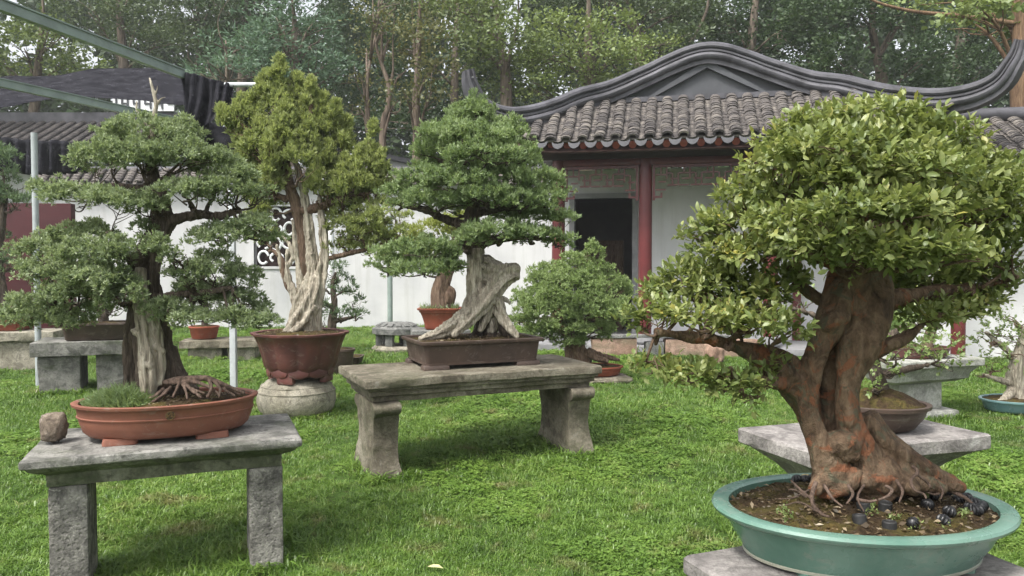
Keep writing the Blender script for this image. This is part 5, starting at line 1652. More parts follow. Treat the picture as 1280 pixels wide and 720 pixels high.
S2 = [([(597, 311, 7), (595, 330, 8, -.01), (594, 350, 9, -.02), (595, 372, 10, -.04), (584, 395, 10.5, -.08), (560, 411, 7.5, -.12), (540, 419, 4.5, -.15), (524, 424, 2, -.17)], dict(ridge=5, amp=0.3, twist=5)),
      ([(649, 341, 7.5, -.01), (640, 341, 10, -.02), (627, 349, 10, -.03), (612, 368, 10, -.06), (597, 388, 8, -.1), (580, 406, 5.5, -.15), (566, 420, 2.5, -.18)], dict(ridge=5, amp=0.3, twist=-4)),
      ([(606, 320, 5, .02), (608, 335, 7, .01), (612, 352, 8), (618, 372, 8, -.01), (626, 392, 6.5, -.03), (636, 408, 5.5, -.06), (648, 422, 3, -.09)], dict(ridge=4, amp=0.3, twist=3)),
      ([(597, 313, 5, .03), (604, 335, 8, .03), (608, 355, 9, .02), (605, 375, 8, .0), (598, 392, 6, -.04)], dict(ridge=4, amp=0.3)),
      ([(620, 360, 5, .02), (612, 385, 5, -.02), (606, 400, 4, -.05), (600, 414, 2.5, -.08)], dict(ridge=3, amp=0.3)),
      ([(602, 332, 8), (614, 342, 9.5, -.01), (628, 346, 10, -.01)], dict(ridge=4, amp=0.3)), ([(606, 350, 9, .01), (616, 358, 9), (626, 356, 8)], dict(ridge=4, amp=0.3)), ([(606, 326, 7), (619, 336, 9), (634, 339, 9.5, -.01)], dict(ridge=4, amp=0.25)),
      ([(614, 380, 5, .03), (616, 400, 5, .02), (614, 416, 4, .0)], dict(ridge=3, amp=0.3)), ([(588, 314, 3), (589, 326, 5), (592, 345, 6)], dict(ridge=3, amp=0.3)), ([(622, 372, 3, .03), (632, 375, 2.5, .04), (638, 380, 1, .05)], {})]
trunk_mesh(t2, S2, Y2, 'deadwood', 0.0062, [(30, 0.007, (1, 1, 0.4), 3), (70, 0.004, (1, 1, 0.4), 4)], 1)
S2b = [[(640, 424, 5, .05), (624, 405, 7, .06), (612, 390, 8, .06)], [(612, 425, 8, .03), (614, 405, 7, .05), (610, 385, 7, .06)], [(590, 426, 4, .02), (598, 408, 5, .04), (604, 390, 6, .06)], [(606, 424, 7, .08), (605, 385, 8, .07), (600, 340, 10, .06), (592, 312, 10, .03), (588, 290, 9), (590, 262, 8), (596, 235, 7), (598, 200, 5), (595, 165, 3)],
       [(594, 308, 8, .03), (615, 300, 6, 0), (650, 296, 4, -.03), (690, 300, 2.5, -.03)], [(590, 285, 7), (560, 275, 5), (530, 262, 4), (505, 258, 2)], [(590, 268, 6), (615, 262, 5), (650, 256, 3.5), (690, 258, 2)],
       [(588, 300, 6), (560, 322, 4.5, -.05), (525, 325, 3.5, -.06), (490, 330, 2.5, -.06)]]
trunk_mesh(t2, S2b, Y2, 'dark_bark', 0.008, [(40, 0.006, (1, 1, 0.3), 3)], 1, name='live_trunk')
P2 = [(590, 152, 34, 20, 0), (594, 135, 14, 12, 0), (565, 172, 46, 20, -.05), (622, 172, 40, 20, 0), (595, 178, 50, 20, -.25), (548, 195, 34, 18, .05), (648, 196, 28, 16, -.05), (605, 200, 50, 18, -.3),
      (530, 228, 44, 17, -.1), (575, 232, 46, 18, -.3), (500, 248, 32, 15, 0), (545, 255, 44, 13, -.25), (625, 228, 48, 17, -.2), (670, 230, 34, 16, 0), (690, 252, 28, 15, -.05), (650, 255, 44, 14, -.2), (610, 248, 34, 13, -.35),
      (700, 275, 20, 11, 0), (665, 278, 36, 12, .1), (620, 292, 42, 12, -.3), (665, 298, 38, 10, -.2), (700, 305, 20, 8, -.1), (590, 300, 24, 11, -.3), 
      (500, 322, 36, 17, -.15), (535, 318, 40, 16, -.28), (485, 335, 24, 13, -.05), (530, 342, 44, 12, -.25), (560, 332, 24, 12, -.3), (580, 262, 40, 14, .2), (640, 270, 40, 14, .25), (560, 215, 40, 16, .25), (640, 205, 40, 16, .25)]
sp2 = np.concatenate([spine_of(S2b, Y2)])
needle_pads(t2, P2, Y2, 'fresh_juniper_green', 520, 0.058, 12, 10, 0.034, 0.009, sp2, 'dark_bark', 0.022, up=0.75, spread=0.5, depth=0.7, zmin=-0.2, twigs=5)
for (px, py) in ((592, 130), (603, 138), (575, 146), (616, 148), (560, 152)):
    C = np.array([tuple(at(px, py - q * 5, Y2)) for q in range(3)])
    V, Fq, T_ = tufts(C, 0.025, 10, 8, 0.035, 0.007, 1.6, 0.3, 1.3)
    mk('foliage_tip', V, Fq, 'fresh_juniper_green', t2, t2.location, attrs={'tint': T_})

# ------------------------------------------------ 3: tall flame shaped juniper in the lotus pot on a drum
Y3 = 7.45
dr = thing('drum_stool', (at(371, 500, Y3).x, Y3, 0), 'round barrel shaped stone drum stool under the lotus shaped pot', 'stone stool', 'stone stands for bonsai')
part(dr, 'drum', loft(oval(0.37, 0.37, 64), [(-0.10, -0.06), (-0.06, 0.02), (-0.012, 0.09), (0.008, 0.17), (0.0, 0.25), (-0.03, 0.31), (-0.09, 0.36), (-0.16, 0.385)]), 'drum_stone', 40, rough=0.005, seed=3)
for z, r_ in ((0.262, 0.368), (0.315, 0.335)):
    th = np.linspace(0, 2 * math.pi, 49)
    V, Fc = tube(np.column_stack([r_ * np.cos(th), r_ * np.sin(th), np.full(49, z)]), np.full(49, 0.008), 6, resample=False)
    part(dr, 'carved_band', (V, Fc), 'drum_stone', 60)
t3 = thing('potted_bonsai', (at(376, 470, Y3).x, Y3, 0.385), 'tall flame shaped yellow green juniper with bleached twin trunks in dark red lotus pot', 'bonsai', 'potted bonsai trees')
lp3 = (at(376, 470, Y3).x, Y3, 0.385)
feet = []
for q in range(4):
    t_ = R(45 + 90 * q) + 0.35
    V, Fc = bbox_bev(-0.085, 0.085, -0.04, 0.03, -0.03, 0.075, 0.02, 2)
    feet.append((place(V, (0.27 * math.cos(t_), 0.27 * math.sin(t_), 0), t_ + R(90)), Fc))
pot(t3, lp3, 0.2, oval(0.40, 0.40, 120, 10, 0.06), 0.45,
    [(-0.13, 0.03), (-0.11, 0.04), (-0.09, 0.07), (-0.075, 0.11), (-0.068, 0.118), (-0.06, 0.13), (-0.035, 0.24), (-0.005, 0.34), (0.03, 0.42), (0.055, 0.43), (0.06, 0.45)], 'purple_clay', 0.015, 0.05, 0.04, feet)
# petal collar at the foot of the pot
pp = None
for q in range(10):
    t_ = q / 10 * 6.283 + 0.2 + 0.31
    bm = bmesh.new(); bmesh.ops.create_uvsphere(bm, u_segments=10, v_segments=8, radius=1)
    V = np.array([v.co[:] for v in bm.verts]) * np.array([0.10, 0.018, 0.055]); bm.verts.index_update(); Fc = [[v.index for v in f.verts] for f in bm.faces]; bm.free()
    V = place(place(V, (0, -0.305, 0.075), 0), (0, 0, 0), t_ + R(90))
    mk('petal', place(V, lp3, 0), Fc, 'purple_clay', [c for c in t3.children if c.name.startswith('pot')][0], t3.location, smooth=60)
S3 = [([(378, 424, 17), (380, 402, 15), (383, 380, 14, -.01), (389, 360, 11, -.01), (392, 340, 8), (391, 325, 6.5), (389, 308, 5.5), (386, 280, 5), (381, 248, 4.2), (375, 220, 3.4), (371, 206, 2.6), (362, 197, 1.6)], dict(ridge=5, amp=0.3, twist=5)),
      ([(390, 422, 9, -.03), (392, 395, 8, -.05), (396, 370, 7.5, -.04), (401, 345, 7, -.02), (405, 320, 5.5), (404, 290, 4.6), (401, 262, 3.2), (399, 246, 1.5)], dict(ridge=4, amp=0.3, twist=4)),
      ([(360, 424, 6, -.06), (368, 405, 7, -.10), (382, 385, 7, -.11), (393, 362, 6, -.08), (397, 345, 4, -.05)], dict(ridge=4, amp=0.3, twist=4)),
      ([(352, 424, 4, -.08), (364, 414, 6, -.12), (380, 402, 6, -.12), (394, 382, 5, -.09)], dict(ridge=3, amp=0.3)),
      ([(366, 420, 7, -.02), (371, 390, 6, -.02), (376, 360, 4.5, -.02), (374, 330, 3.8), (369, 302, 3.4), (366, 275, 2)], dict(ridge=3, amp=0.3)),
      ([(372, 385, 5, -.05), (366, 362, 4, -.03), (360, 345, 3, -.02), (358, 330, 2.5), (360, 312, 2)], dict(ridge=3, amp=0.3)), ([(364, 360, 3, -.02), (354, 342, 2.4), (350, 325, 2), (346, 306, 1.4)], {}), ([(358, 335, 2.4), (366, 322, 2.2), (362, 306, 1.8), (352, 296, 1.2)], {})]
trunk_mesh(t3, S3, Y3, 'deadwood', 0.0068, [(26, 0.008, (1, 1, 0.35), 3), (60, 0.004, (1, 1, 0.35), 4)], 1)
S3b = [[(380, 410, 10, .06), (380, 365, 8, .05), (379, 335, 7, .03), (377, 295, 6.5, .03), (370, 256, 6.5, .02), (360, 228, 6.5), (354, 190, 6), (352, 150, 5), (350, 110, 3)],
       [(366, 262, 6, .02), (390, 262, 5), (420, 250, 4), (445, 235, 3)], [(356, 200, 5), (380, 180, 4), (388, 150, 3), (388, 120, 2)], [(355, 215, 5), (330, 195, 4), (310, 165, 3), (295, 145, 2)],
       [(380, 325, 3.5, .04), (405, 324, 3, .0), (440, 316, 2.6, 0), (470, 308, 2, 0), (500, 296, 1.4, 0)], [(360, 250, 4), (335, 240, 3), (312, 235, 2)], [(364, 365, 4, .0), (355, 345, 3.5), (352, 325, 3), (340, 312, 2)],
       [(374, 262, 3.5, .03), (405, 256, 3, 0), (440, 246, 2.4, 0), (465, 240, 1.6, 0)]]
trunk_mesh(t3, S3b, Y3, 'brown_bark', 0.009, [(36, 0.008, (1, 1, 0.25), 3)], 1, name='live_trunk')
sp3 = spine_of(S3b, Y3)
FLAMES = [(350, 75, 345, 140, 21, 0), (332, 96, 322, 150, 17, .05), (303, 124, 302, 165, 17, .05), (276, 138, 292, 162, 13, 0), (371, 96, 368, 150, 19, .1), (389, 104, 385, 165, 17, 0), (404, 121, 400, 172, 16, .05), (420, 132, 414, 186, 17, 0), (434, 150, 428, 192, 13, .1),
          (467, 158, 458, 238, 19, 0), (479, 192, 472, 245, 12, .05), (451, 188, 445, 238, 17, -.05), (356, 128, 350, 188, 24, -.22), (327, 148, 320, 192, 18, -.1), (338, 176, 344, 222, 19, -.2), (386, 158, 381, 208, 23, -.25), (410, 184, 405, 232, 20, -.15), (431, 200, 428, 247, 18, -.1),
          (300, 168, 306, 206, 14, .05), (341, 214, 342, 240, 14, -.1), (317, 203, 318, 238, 13, .05), (389, 222, 396, 246, 13, -.15), (321, 248, 326, 272, 11, .05), (366, 140, 366, 190, 20, .2), (400, 165, 400, 215, 20, .2), (335, 160, 335, 210, 20, .2), (287, 150, 300, 175, 12, .1), (418, 215, 420, 250, 16, .1), (448, 225, 452, 258, 16, .1)]
s3 = Y3 / F
for (tx, ty, bx, by, rr3, dy) in FLAMES:
    a = np.array(at(bx, by, Y3 + dy)); b_ = np.array(at(tx, ty, Y3 + dy * 0.6))
    n = int(13 + 1.45 * rr3)
    t_ = rng.random(n) ** 1.15
    rad = rr3 * s3 * np.clip(1 - t_, 0.02, 1) ** 0.75
    an = rng.random(n) * 6.283; rq = np.sqrt(rng.random(n))
    off = np.column_stack([np.cos(an) * rq * rad, np.sin(an) * rq * rad, np.zeros(n)])
    C = a + (b_ - a) * t_[:, None] + off
    V, Fq, T_ = tufts(C, 0.055 * (1 - 0.55 * t_), 12, 10, 0.046, 0.011, 1.7, 0.34, 1.9, off * 5.0)
    mk('foliage_lobe', V, Fq, 'yellow_juniper_green', t3, t3.location, attrs={'tint': T_})
    branch(t3, sp3, a, np.array([rr3 * s3, rr3 * s3, rr3 * s3]), 'brown_bark', 0.018, 3)
P3b = [(420, 262, 26, 14, .1), (335, 262, 20, 14, .1), (312, 245, 18, 12, .1), (470, 255, 22, 16, .1), (440, 270, 36, 16, 0), (470, 275, 26, 14, -.05), (455, 295, 36, 14, 0), (425, 290, 26, 12, .05), (490, 290, 24, 12, 0), (480, 305, 26, 10, .05), (320, 275, 18, 12, .05), (335, 300, 16, 9, .05), (500, 275, 14, 10, .1)]
P3b += [(450, 285, 30, 14, -.1), (480, 288, 24, 12, .1), (430, 310, 26, 10, .05), (462, 312, 30, 10, .1), (405, 270, 18, 10, .1), (495, 262, 16, 14, .1)]
needle_pads(t3, P3b, Y3, 'yellow_juniper_green', 250, 0.06, 10, 9, 0.042, 0.010, sp3, 'brown_bark', 0.016, up=0.9, spread=0.5, depth=0.8, zmin=-0.5, twigs=6)
# ------------------------------------------------ smaller potted trees
def potted(label, base_px, Y, z0, outline, H, prof, pmat, strands, pads, mat, bark, dens, CR, nt, nb, L, W, up=0.5, spread=0.55, depth=0.75, rz=0.0, voxel=0.012, brad=0.02, mound=0.03, feet=None, wall=0.025, deco=(), **kw):
    p = at(base_px, 400, Y)
    root = thing('potted_bonsai', (p.x, Y, z0), label, 'bonsai', 'potted bonsai trees')
    pot(root, (p.x, Y, z0), rz, outline, H, prof, pmat, 0.015, wall, mound, feet)
    trunk_mesh(root, strands, Y, bark, voxel, [(24, 0.008, (1, 1, 0.35), 3)], 1, ridge=4, amp=0.15)
    needle_pads(root, pads, Y, mat, dens, CR, nt, nb, L, W, spine_of(strands, Y), kw.pop('bmat', 'dark_bark'), brad, up, spread, 1.0, depth, **kw)
    return root
# red flared pot behind the middle tree, with golden pads
px0 = 548
Yb = 11.2
stz = CAM_H + (330 - 411) * Yb / F
bs = bench((at(550, 400, Yb).x, Yb), R(10), 0.42, 0.3, stz, 0.12, None, [bbox_bev(-0.3, 0.3, -0.2, 0.2, -0.08, stz - 0.121, 0.02, 4)],
           'low stone block under the flared red pot behind the middle bench', 'carved_stone', 'carved_stone', 'stone_stand', 'stone stand', 0.008, 31)
potted('golden green juniper bonsai with thick leaning trunk in flared red clay pot by wall', 550, Yb, stz, rrect(0.25, 0.25, 0.1, 4, 4), 0.32,
       [(-0.06, 0.0), (-0.04, 0.02), (-0.035, 0.08), (0.0, 0.2), (0.035, 0.28), (0.06, 0.29), (0.065, 0.31)], 'red_clay',
       [[(552, 385, 12), (550, 365, 10), (556, 345, 9), (566, 322, 7), (570, 300, 5), (565, 285, 3)], [(560, 378, 7), (563, 366, 7), (560, 360, 5)]],
       [(540, 292, 34, 14, 0), (520, 310, 30, 14, .1), (505, 300, 22, 10, 0), (565, 280, 26, 13, 0), (500, 325, 30, 12, 0), (545, 318, 26, 11, -.1), (590, 300, 26, 12, 0)], 'golden_juniper_green', 'brown_bark',
       150, 0.09, 11, 9, 0.05, 0.013, 0.7, 0.55)
n = 260
c = at(550, 384, Yb)
P = np.array([c.x, Yb, stz + 0.3]) + np.column_stack([(rng.random(n) * 2 - 1) * 0.27, (rng.random(n) * 2 - 1) * 0.25, np.zeros(n)])
V, Fq, T_ = kites(P, unit(rng.normal(size=(n, 3)) * 0.5 + np.array([0, 0, 1.0])), 0.08 * (0.5 + rng.random(n)), np.full(n, 0.01), rng.random(n))
wd = mk('weeds', V, Fq, 'fresh_juniper_green', [o for o in scene.objects if o.get('label', '').startswith('golden green')][0], (at(550, 400, Yb).x, Yb, stz), attrs={'tint': T_}); wd['kind'] = 'stuff'

# round juniper in a shallow red tray, behind the bench on the right
Yc = 9.7
potted('round topped light green juniper bonsai in shallow red tray, right of the long bench', 742, Yc, 0.08, oval(0.36, 0.26, 48), 0.12,
       [(-0.06, 0.0), (-0.03, 0.02), (0.0, 0.1), (0.02, 0.105), (0.02, 0.12)], 'red_clay',
       [([(728, 458, 10), (722, 440, 8), (716, 420, 7), (712, 395, 6), (712, 365, 4), (716, 335, 2)], {}), [(715, 455, 7), (712, 435, 6), (708, 410, 5)], [(735, 455, 6), (726, 438, 6), (726, 415, 5), (740, 390, 3)], [(760, 452, 3, -.1), (745, 447, 4, -.08), (732, 440, 5)], [(775, 450, 2, -.05), (755, 445, 3, 0), (735, 438, 4)]],
       [(715, 338, 34, 22, 0), (738, 322, 14, 12, 0), (690, 352, 34, 22, .05), (745, 350, 34, 22, 0), (715, 365, 50, 24, -.2), (670, 375, 34, 20, .05), (760, 372, 32, 20, .05), (690, 388, 44, 22, -.2), (740, 390, 44, 20, -.2), (660, 400, 26, 16, 0), (770, 395, 22, 16, 0), (705, 412, 40, 16, -.2), (745, 415, 30, 13, -.1), (675, 418, 26, 12, -.05), (715, 430, 24, 10, -.15), (740, 312, 6, 10, 0), (776, 360, 8, 10, 0)], 'shrub_juniper_green', 'brown_bark',
       300, 0.07, 12, 10, 0.04, 0.011, 0.6, 0.6, zmin=-0.5, bmat='brown_bark')
rock('tray_stone', (at(742, 400, Yc).x, Yc, -0.03), (0.95, 0.7, 0.115), 0.1, 'flat brown stone beneath the shallow red tray', 'brown_stone', 22, 0.08)

# small dark juniper behind the lotus pot
Yd = 10.4
potted('small dark juniper bonsai standing between the lotus pot and the white wall', 418, Yd, 0.0, oval(0.26, 0.2, 40), 0.34,
       [(-0.05, 0.0), (-0.02, 0.03), (0.0, 0.3), (0.02, 0.31), (0.02, 0.34)], 'brown_clay',
       [[(416, 445, 5), (415, 405, 5), (418, 380, 4), (416, 355, 3), (420, 340, 1.5)], [(416, 402, 3), (435, 398, 2), (452, 392, 1)], [(417, 385, 3), (400, 375, 2), (390, 365, 1)]],
       [(420, 342, 16, 12, 0), (405, 358, 18, 11, 0), (432, 358, 14, 12, 0), (440, 375, 16, 10, 0), (400, 380, 16, 10, 0), (448, 395, 12, 9, 0), (425, 395, 16, 10, -.1), (398, 402, 14, 9, 0)], 'blue_juniper_green', 'dark_bark',
       130, 0.07, 9, 8, 0.06, 0.012, 0.9, 0.5, zmin=-0.8)
# tiny dead tree in a flat tray on the grass
Ye = 11.2
potted('tiny dead stump in flat dark tray on the grass behind the lotus pot', 425, Ye, 0.04, rrect(0.32, 0.2, 0.04, 4, 5), 0.1,
       [(-0.03, 0.0), (-0.02, 0.02), (0.0, 0.09), (0.01, 0.1)], 'brown_clay',
       [[(424, 457, 3), (421, 450, 3), (422, 443, 1.5)], [(424, 454, 2), (428, 447, 1)]], [(432, 449, 6, 3, 0)], 'blue_juniper_green', 'deadwood', 60, 0.04, 5, 6, 0.04, 0.01, voxel=0.014)

# bonsai on the left benches
p = at(100, 400, 8.75)
t5 = potted('dark green juniper bonsai in oblong brown pot on thick left stone bench', 122, 8.75, 0.63, rrect(0.34, 0.2, 0.06, 4, 5), 0.2,
       [(-0.05, 0.0), (-0.03, 0.02), (0.0, 0.17), (0.015, 0.18), (0.015, 0.2)], 'brown_clay',
       [[(130, 410, 6), (128, 390, 6), (122, 365, 5), (118, 340, 4), (110, 320, 3)], [(124, 370, 3), (100, 380, 2.5), (75, 390, 1.5)]],
       [(95, 392, 36, 12, 0), (60, 396, 30, 11, 0), (120, 360, 30, 14, 0), (140, 385, 20, 10, 0), (105, 335, 26, 13, 0)], 'blue_juniper_green', 'dark_bark', 160, 0.07, 9, 8, 0.05, 0.012, rz=R(20))
t6 = potted('dark blue green juniper bonsai on small bench at the far left edge', 6, 10.9, 0.55, rrect(0.32, 0.22, 0.05, 4, 5), 0.16,
       [(-0.05, 0.0), (-0.03, 0.02), (0.0, 0.13), (0.015, 0.14), (0.015, 0.16)], 'red_clay',
       [[(5, 405, 8), (2, 370, 7), (-4, 320, 6), (2, 270, 5), (6, 230, 3)]],
       [(4, 205, 26, 20, 0), (10, 232, 26, 18, 0), (-5, 252, 36, 18, 0), (22, 256, 20, 14, -.1), (15, 330, 14, 12, -.1), (-4, 345, 20, 14, 0), (-15, 300, 26, 16, 0), (12, 404, 22, 10, -.1)], 'blue_juniper_green', 'dark_bark', 120, 0.1, 10, 8, 0.07, 0.014, 0.9, 0.5)
t7 = potted('green juniper bonsai in small red pot on the low bench behind white post', 255, 12.0, 0.32, oval(0.22, 0.2, 40), 0.2,
       [(-0.05, 0.0), (-0.03, 0.02), (0.0, 0.17), (0.015, 0.18), (0.015, 0.2)], 'red_clay',
       [[(255, 412, 4), (257, 385, 4), (252, 360, 3), (256, 335, 2)]],
       [(255, 345, 22, 12, 0), (238, 362, 20, 10, 0), (275, 365, 20, 11, 0), (260, 378, 24, 10, 0), (240, 388, 14, 8, 0), (285, 385, 16, 9, 0)], 'juniper_green', 'dark_bark', 110, 0.09, 9, 8, 0.06, 0.014)

# ------------------------------------------------ right side background trees
def leafy(root, pads, Y, mat, dens, L, W, spine, bmat, brad, per=7, name='leaf_pad', singles=None, depth=0.8, zmin=-0.35):
    s = Y / F
    for pd in pads:
        px, py, rx, ry = pd[:4]
        dy = pd[4] if len(pd) > 4 else 0
        c = np.array(at(px, py, Y + dy)); r = np.array([rx * s, rx * s * depth, ry * s])
        n = max(5, int(dens * (r[0] * r[1] + 0.8 * r[0] * r[2])))
        b = ball(n, zmin, 0.5)
        C = c + b * r * 0.95
        ax = unit(b / r * r.min() + np.array([0, 0, 0.35]) + 0.3 * rng.normal(size=b.shape))
        m = n * per
        A = np.repeat(ax, per, 0)
        t_ = np.tile(np.linspace(-0.6, 1.0, per), n)[:, None]
        Dd = unit(np.cross(A, unit(rng.normal(size=A.shape))) * (1.15 - 0.65 * np.clip(t_, 0, 1)) + A * (0.35 + 0.5 * np.clip(t_, 0, 1)))
        P = np.repeat(C, per, 0) + A * L * 0.9 * t_ + 0.1 * L * rng.normal(size=A.shape)
        U = unit(A + np.array([0, 0, 0.6]) + 0.35 * rng.normal(size=A.shape))
        tint = np.clip(np.repeat(rng.random(n) * 0.6 - 0.05, per) + 0.42 * rng.random(m) ** 1.3 + 0.12 * np.tile(np.linspace(0, 1, per), n), 0, 1)
        Ls = L * (0.45 + 0.85 * rng.random(m)); Ws = W * (0.7 + 0.5 * rng.random(m))
        sel = np.zeros(m, dtype=bool)
        if singles is not None:
            dist = np.linalg.norm(P - np.array([0, 0, CAM_H]), axis=1)
            out = ((P - c) / r * np.array([0, -1, 0.3])).sum(1)
            cand_ = np.argsort(-(out * Ls))[:int(singles * n / 175) + 2]
            sel[cand_] = True
            SINGLE.extend([(P[i], Dd[i], U[i], Ls[i], Ws[i], tint[i]) for i in cand_])
        V, Fq, T_ = leaf_arrays(P[~sel], Dd[~sel], U[~sel], Ls[~sel], Ws[~sel], tint[~sel])
        o = mk(name, V, Fq, mat, root, root.location, attrs={'tint': T_}); o['kind'] = 'stuff'
        branch(root, spine, c, r, bmat, brad, 6, 0.02)
SINGLE = []
# bonsai in the round brown pot on the table behind
Yf_ = 3.85
p = at(1098, 520, Yf_)
t8 = thing('potted_bonsai', (p.x, Yf_, 0.66), 'small leaved bonsai in round brown pot behind the big reddish trunk', 'bonsai', 'potted bonsai trees')
pot(t8, (p.x, Yf_, 0.66), 0, oval(0.235, 0.2, 64), 0.14, [(-0.09, 0.0), (-0.06, 0.015), (-0.02, 0.07), (-0.005, 0.11), (0.012, 0.118), (0.014, 0.135)], 'brown_clay', 0.015, 0.025, 0.09)
S8 = [[(1108, 500, 9), (1100, 480, 8), (1092, 450, 7), (1110, 425, 6), (1130, 410, 4)], [(1096, 470, 5), (1130, 462, 4), (1165, 455, 2.5)], [(1094, 450, 5), (1060, 420, 4), (1020, 395, 3), (990, 385, 2)]]
trunk_mesh(t8, S8, Yf_, 'dark_bark', 0.007, [(40, 0.005, (1, 1, 0.4), 2)], 1)
leafy(t8, [(1130, 412, 50, 22, 0), (1165, 428, 44, 18, 0), (1120, 440, 44, 16, -.1), (1180, 452, 34, 14, .05), (1105, 462, 26, 14, -.1), (1090, 485, 18, 14, -.1), (1002, 372, 30, 15, .1), (980, 392, 26, 12, 0), (1060, 395, 34, 16, .1), (1150, 395, 40, 16, .15)], Yf_, 'small_leaf', 1000, 0.021, 0.015, spine_of(S8, Yf_), 'dark_bark', 0.012, 7)
# bonsai in the blue tray at the right edge
Yg = 7.6
p = at(1275, 505, Yg)
t9 = thing('potted_bonsai', (p.x, Yg, 0.03), 'pale trunked leafy bonsai in blue green tray on the lawn at right edge', 'bonsai', 'potted bonsai trees')
pot(t9, (p.x, Yg, 0.03), 0.1, oval(0.37, 0.27, 64), 0.12, [(-0.05, 0.0), (-0.03, 0.02), (0.0, 0.1), (0.02, 0.105), (0.022, 0.12)], 'blue_glaze', 0.012, 0.03, 0.03)
S9 = [([(1272, 503, 13), (1270, 485, 9), (1268, 465, 8), (1275, 440, 6), (1282, 410, 4)], dict(ridge=4, amp=0.2)), [(1245, 506, 3, -.08), (1258, 497, 5, -.05), (1268, 484, 6)], [(1270, 480, 5), (1250, 475, 3.5), (1228, 468, 2)], [(1272, 450, 4), (1250, 430, 3), (1232, 415, 2)]]
trunk_mesh(t9, S9, Yg, 'deadwood', 0.01, [(30, 0.006, (1, 1, 0.4), 2)], 1)
leafy(t9, [(1250, 410, 34, 16, 0), (1280, 420, 34, 18, 0), (1235, 428, 24, 12, 0), (1262, 440, 36, 13, -.1), (1240, 455, 26, 10, 0), (1270, 395, 30, 14, .1), (1228, 468, 14, 8, 0)], Yg, 'small_leaf', 330, 0.036, 0.024, spine_of(S9, Yg), 'brown_bark', 0.018, 7)
# bonsai on the pale bench
Yh = 7.3
t10 = thing('potted_bonsai', (at(1150, 440, Yh).x, Yh, 0.60), 'bright yellow green bonsai in low brown tray on the pale stone bench', 'bonsai', 'potted bonsai trees')
pot(t10, (at(1150, 440, Yh).x, Yh, 0.60), 0.3, oval(0.3, 0.2, 48), 0.1, [(-0.05, 0.0), (-0.02, 0.02), (0.0, 0.08), (0.015, 0.1)], 'purple_clay', 0.012, 0.025, 0.02)
S10 = [[(1158, 436, 7), (1165, 410, 6), (1180, 380, 5), (1195, 345, 4), (1210, 315, 3), (1215, 290, 2)]]
trunk_mesh(t10, S10, Yh, 'brown_bark', 0.011, [], 1)
needle_pads(t10, [(1212, 288, 46, 18, 0), (1180, 300, 36, 16, .1), (1240, 305, 36, 16, 0), (1205, 318, 40, 14, -.1), (1170, 340, 34, 14, 0), (1225, 345, 36, 14, 0), (1150, 370, 30, 12, 0), (1195, 372, 34, 12, 0)], Yh, 'golden_juniper_green', 200, 0.07, 10, 9, 0.055, 0.009, spine_of(S10, Yh), 'brown_bark', 0.02, 1.2, 0.5)

# ------------------------------------------------ 4: big reddish trunk in the turquoise pot, right foreground
Y4 = 2.0
HP = 0.735
t4 = thing('potted_bonsai', (0.915, 1.98, HP), 'broad leaved bonsai with massive reddish trunk in oval turquoise glazed pot, right foreground', 'bonsai', 'potted bonsai trees')
lp4 = (0.918, 1.985, HP)
feet = [loft(lambda off, sx=sx, sy=sy: rrect(0.055, 0.03, 0.02, 3, 3)(off) + np.array([sx * 0.17, sy * 0.12]), [(0, 0.0), (0.0, 0.012), (-0.004, 0.022)]) for sx in (-1, 1) for sy in (-1, 1)]
pot4 = pot(t4, lp4, R(4), oval(0.362, 0.262, 128), 0.14,
    [(-0.085, 0.012), (-0.060, 0.014), (-0.054, 0.022), (-0.052, 0.028), (-0.03, 0.062), (-0.012, 0.1), (-0.008, 0.112), (0.014, 0.116), (0.023, 0.122), (0.026, 0.13), (0.022, 0.137)], 'turquoise_glaze', 0.016, 0.04, 0.03, feet)
V, Fc = loft(oval(0.362, 0.262, 96), [(-0.066, 0.010), (-0.0555, 0.011), (-0.0545, 0.017), (-0.058, 0.02)], False, False)
mk('foot_ring', place(V, lp4, R(4)), Fc, 'pale_glaze', pot4, t4.location, smooth=50)
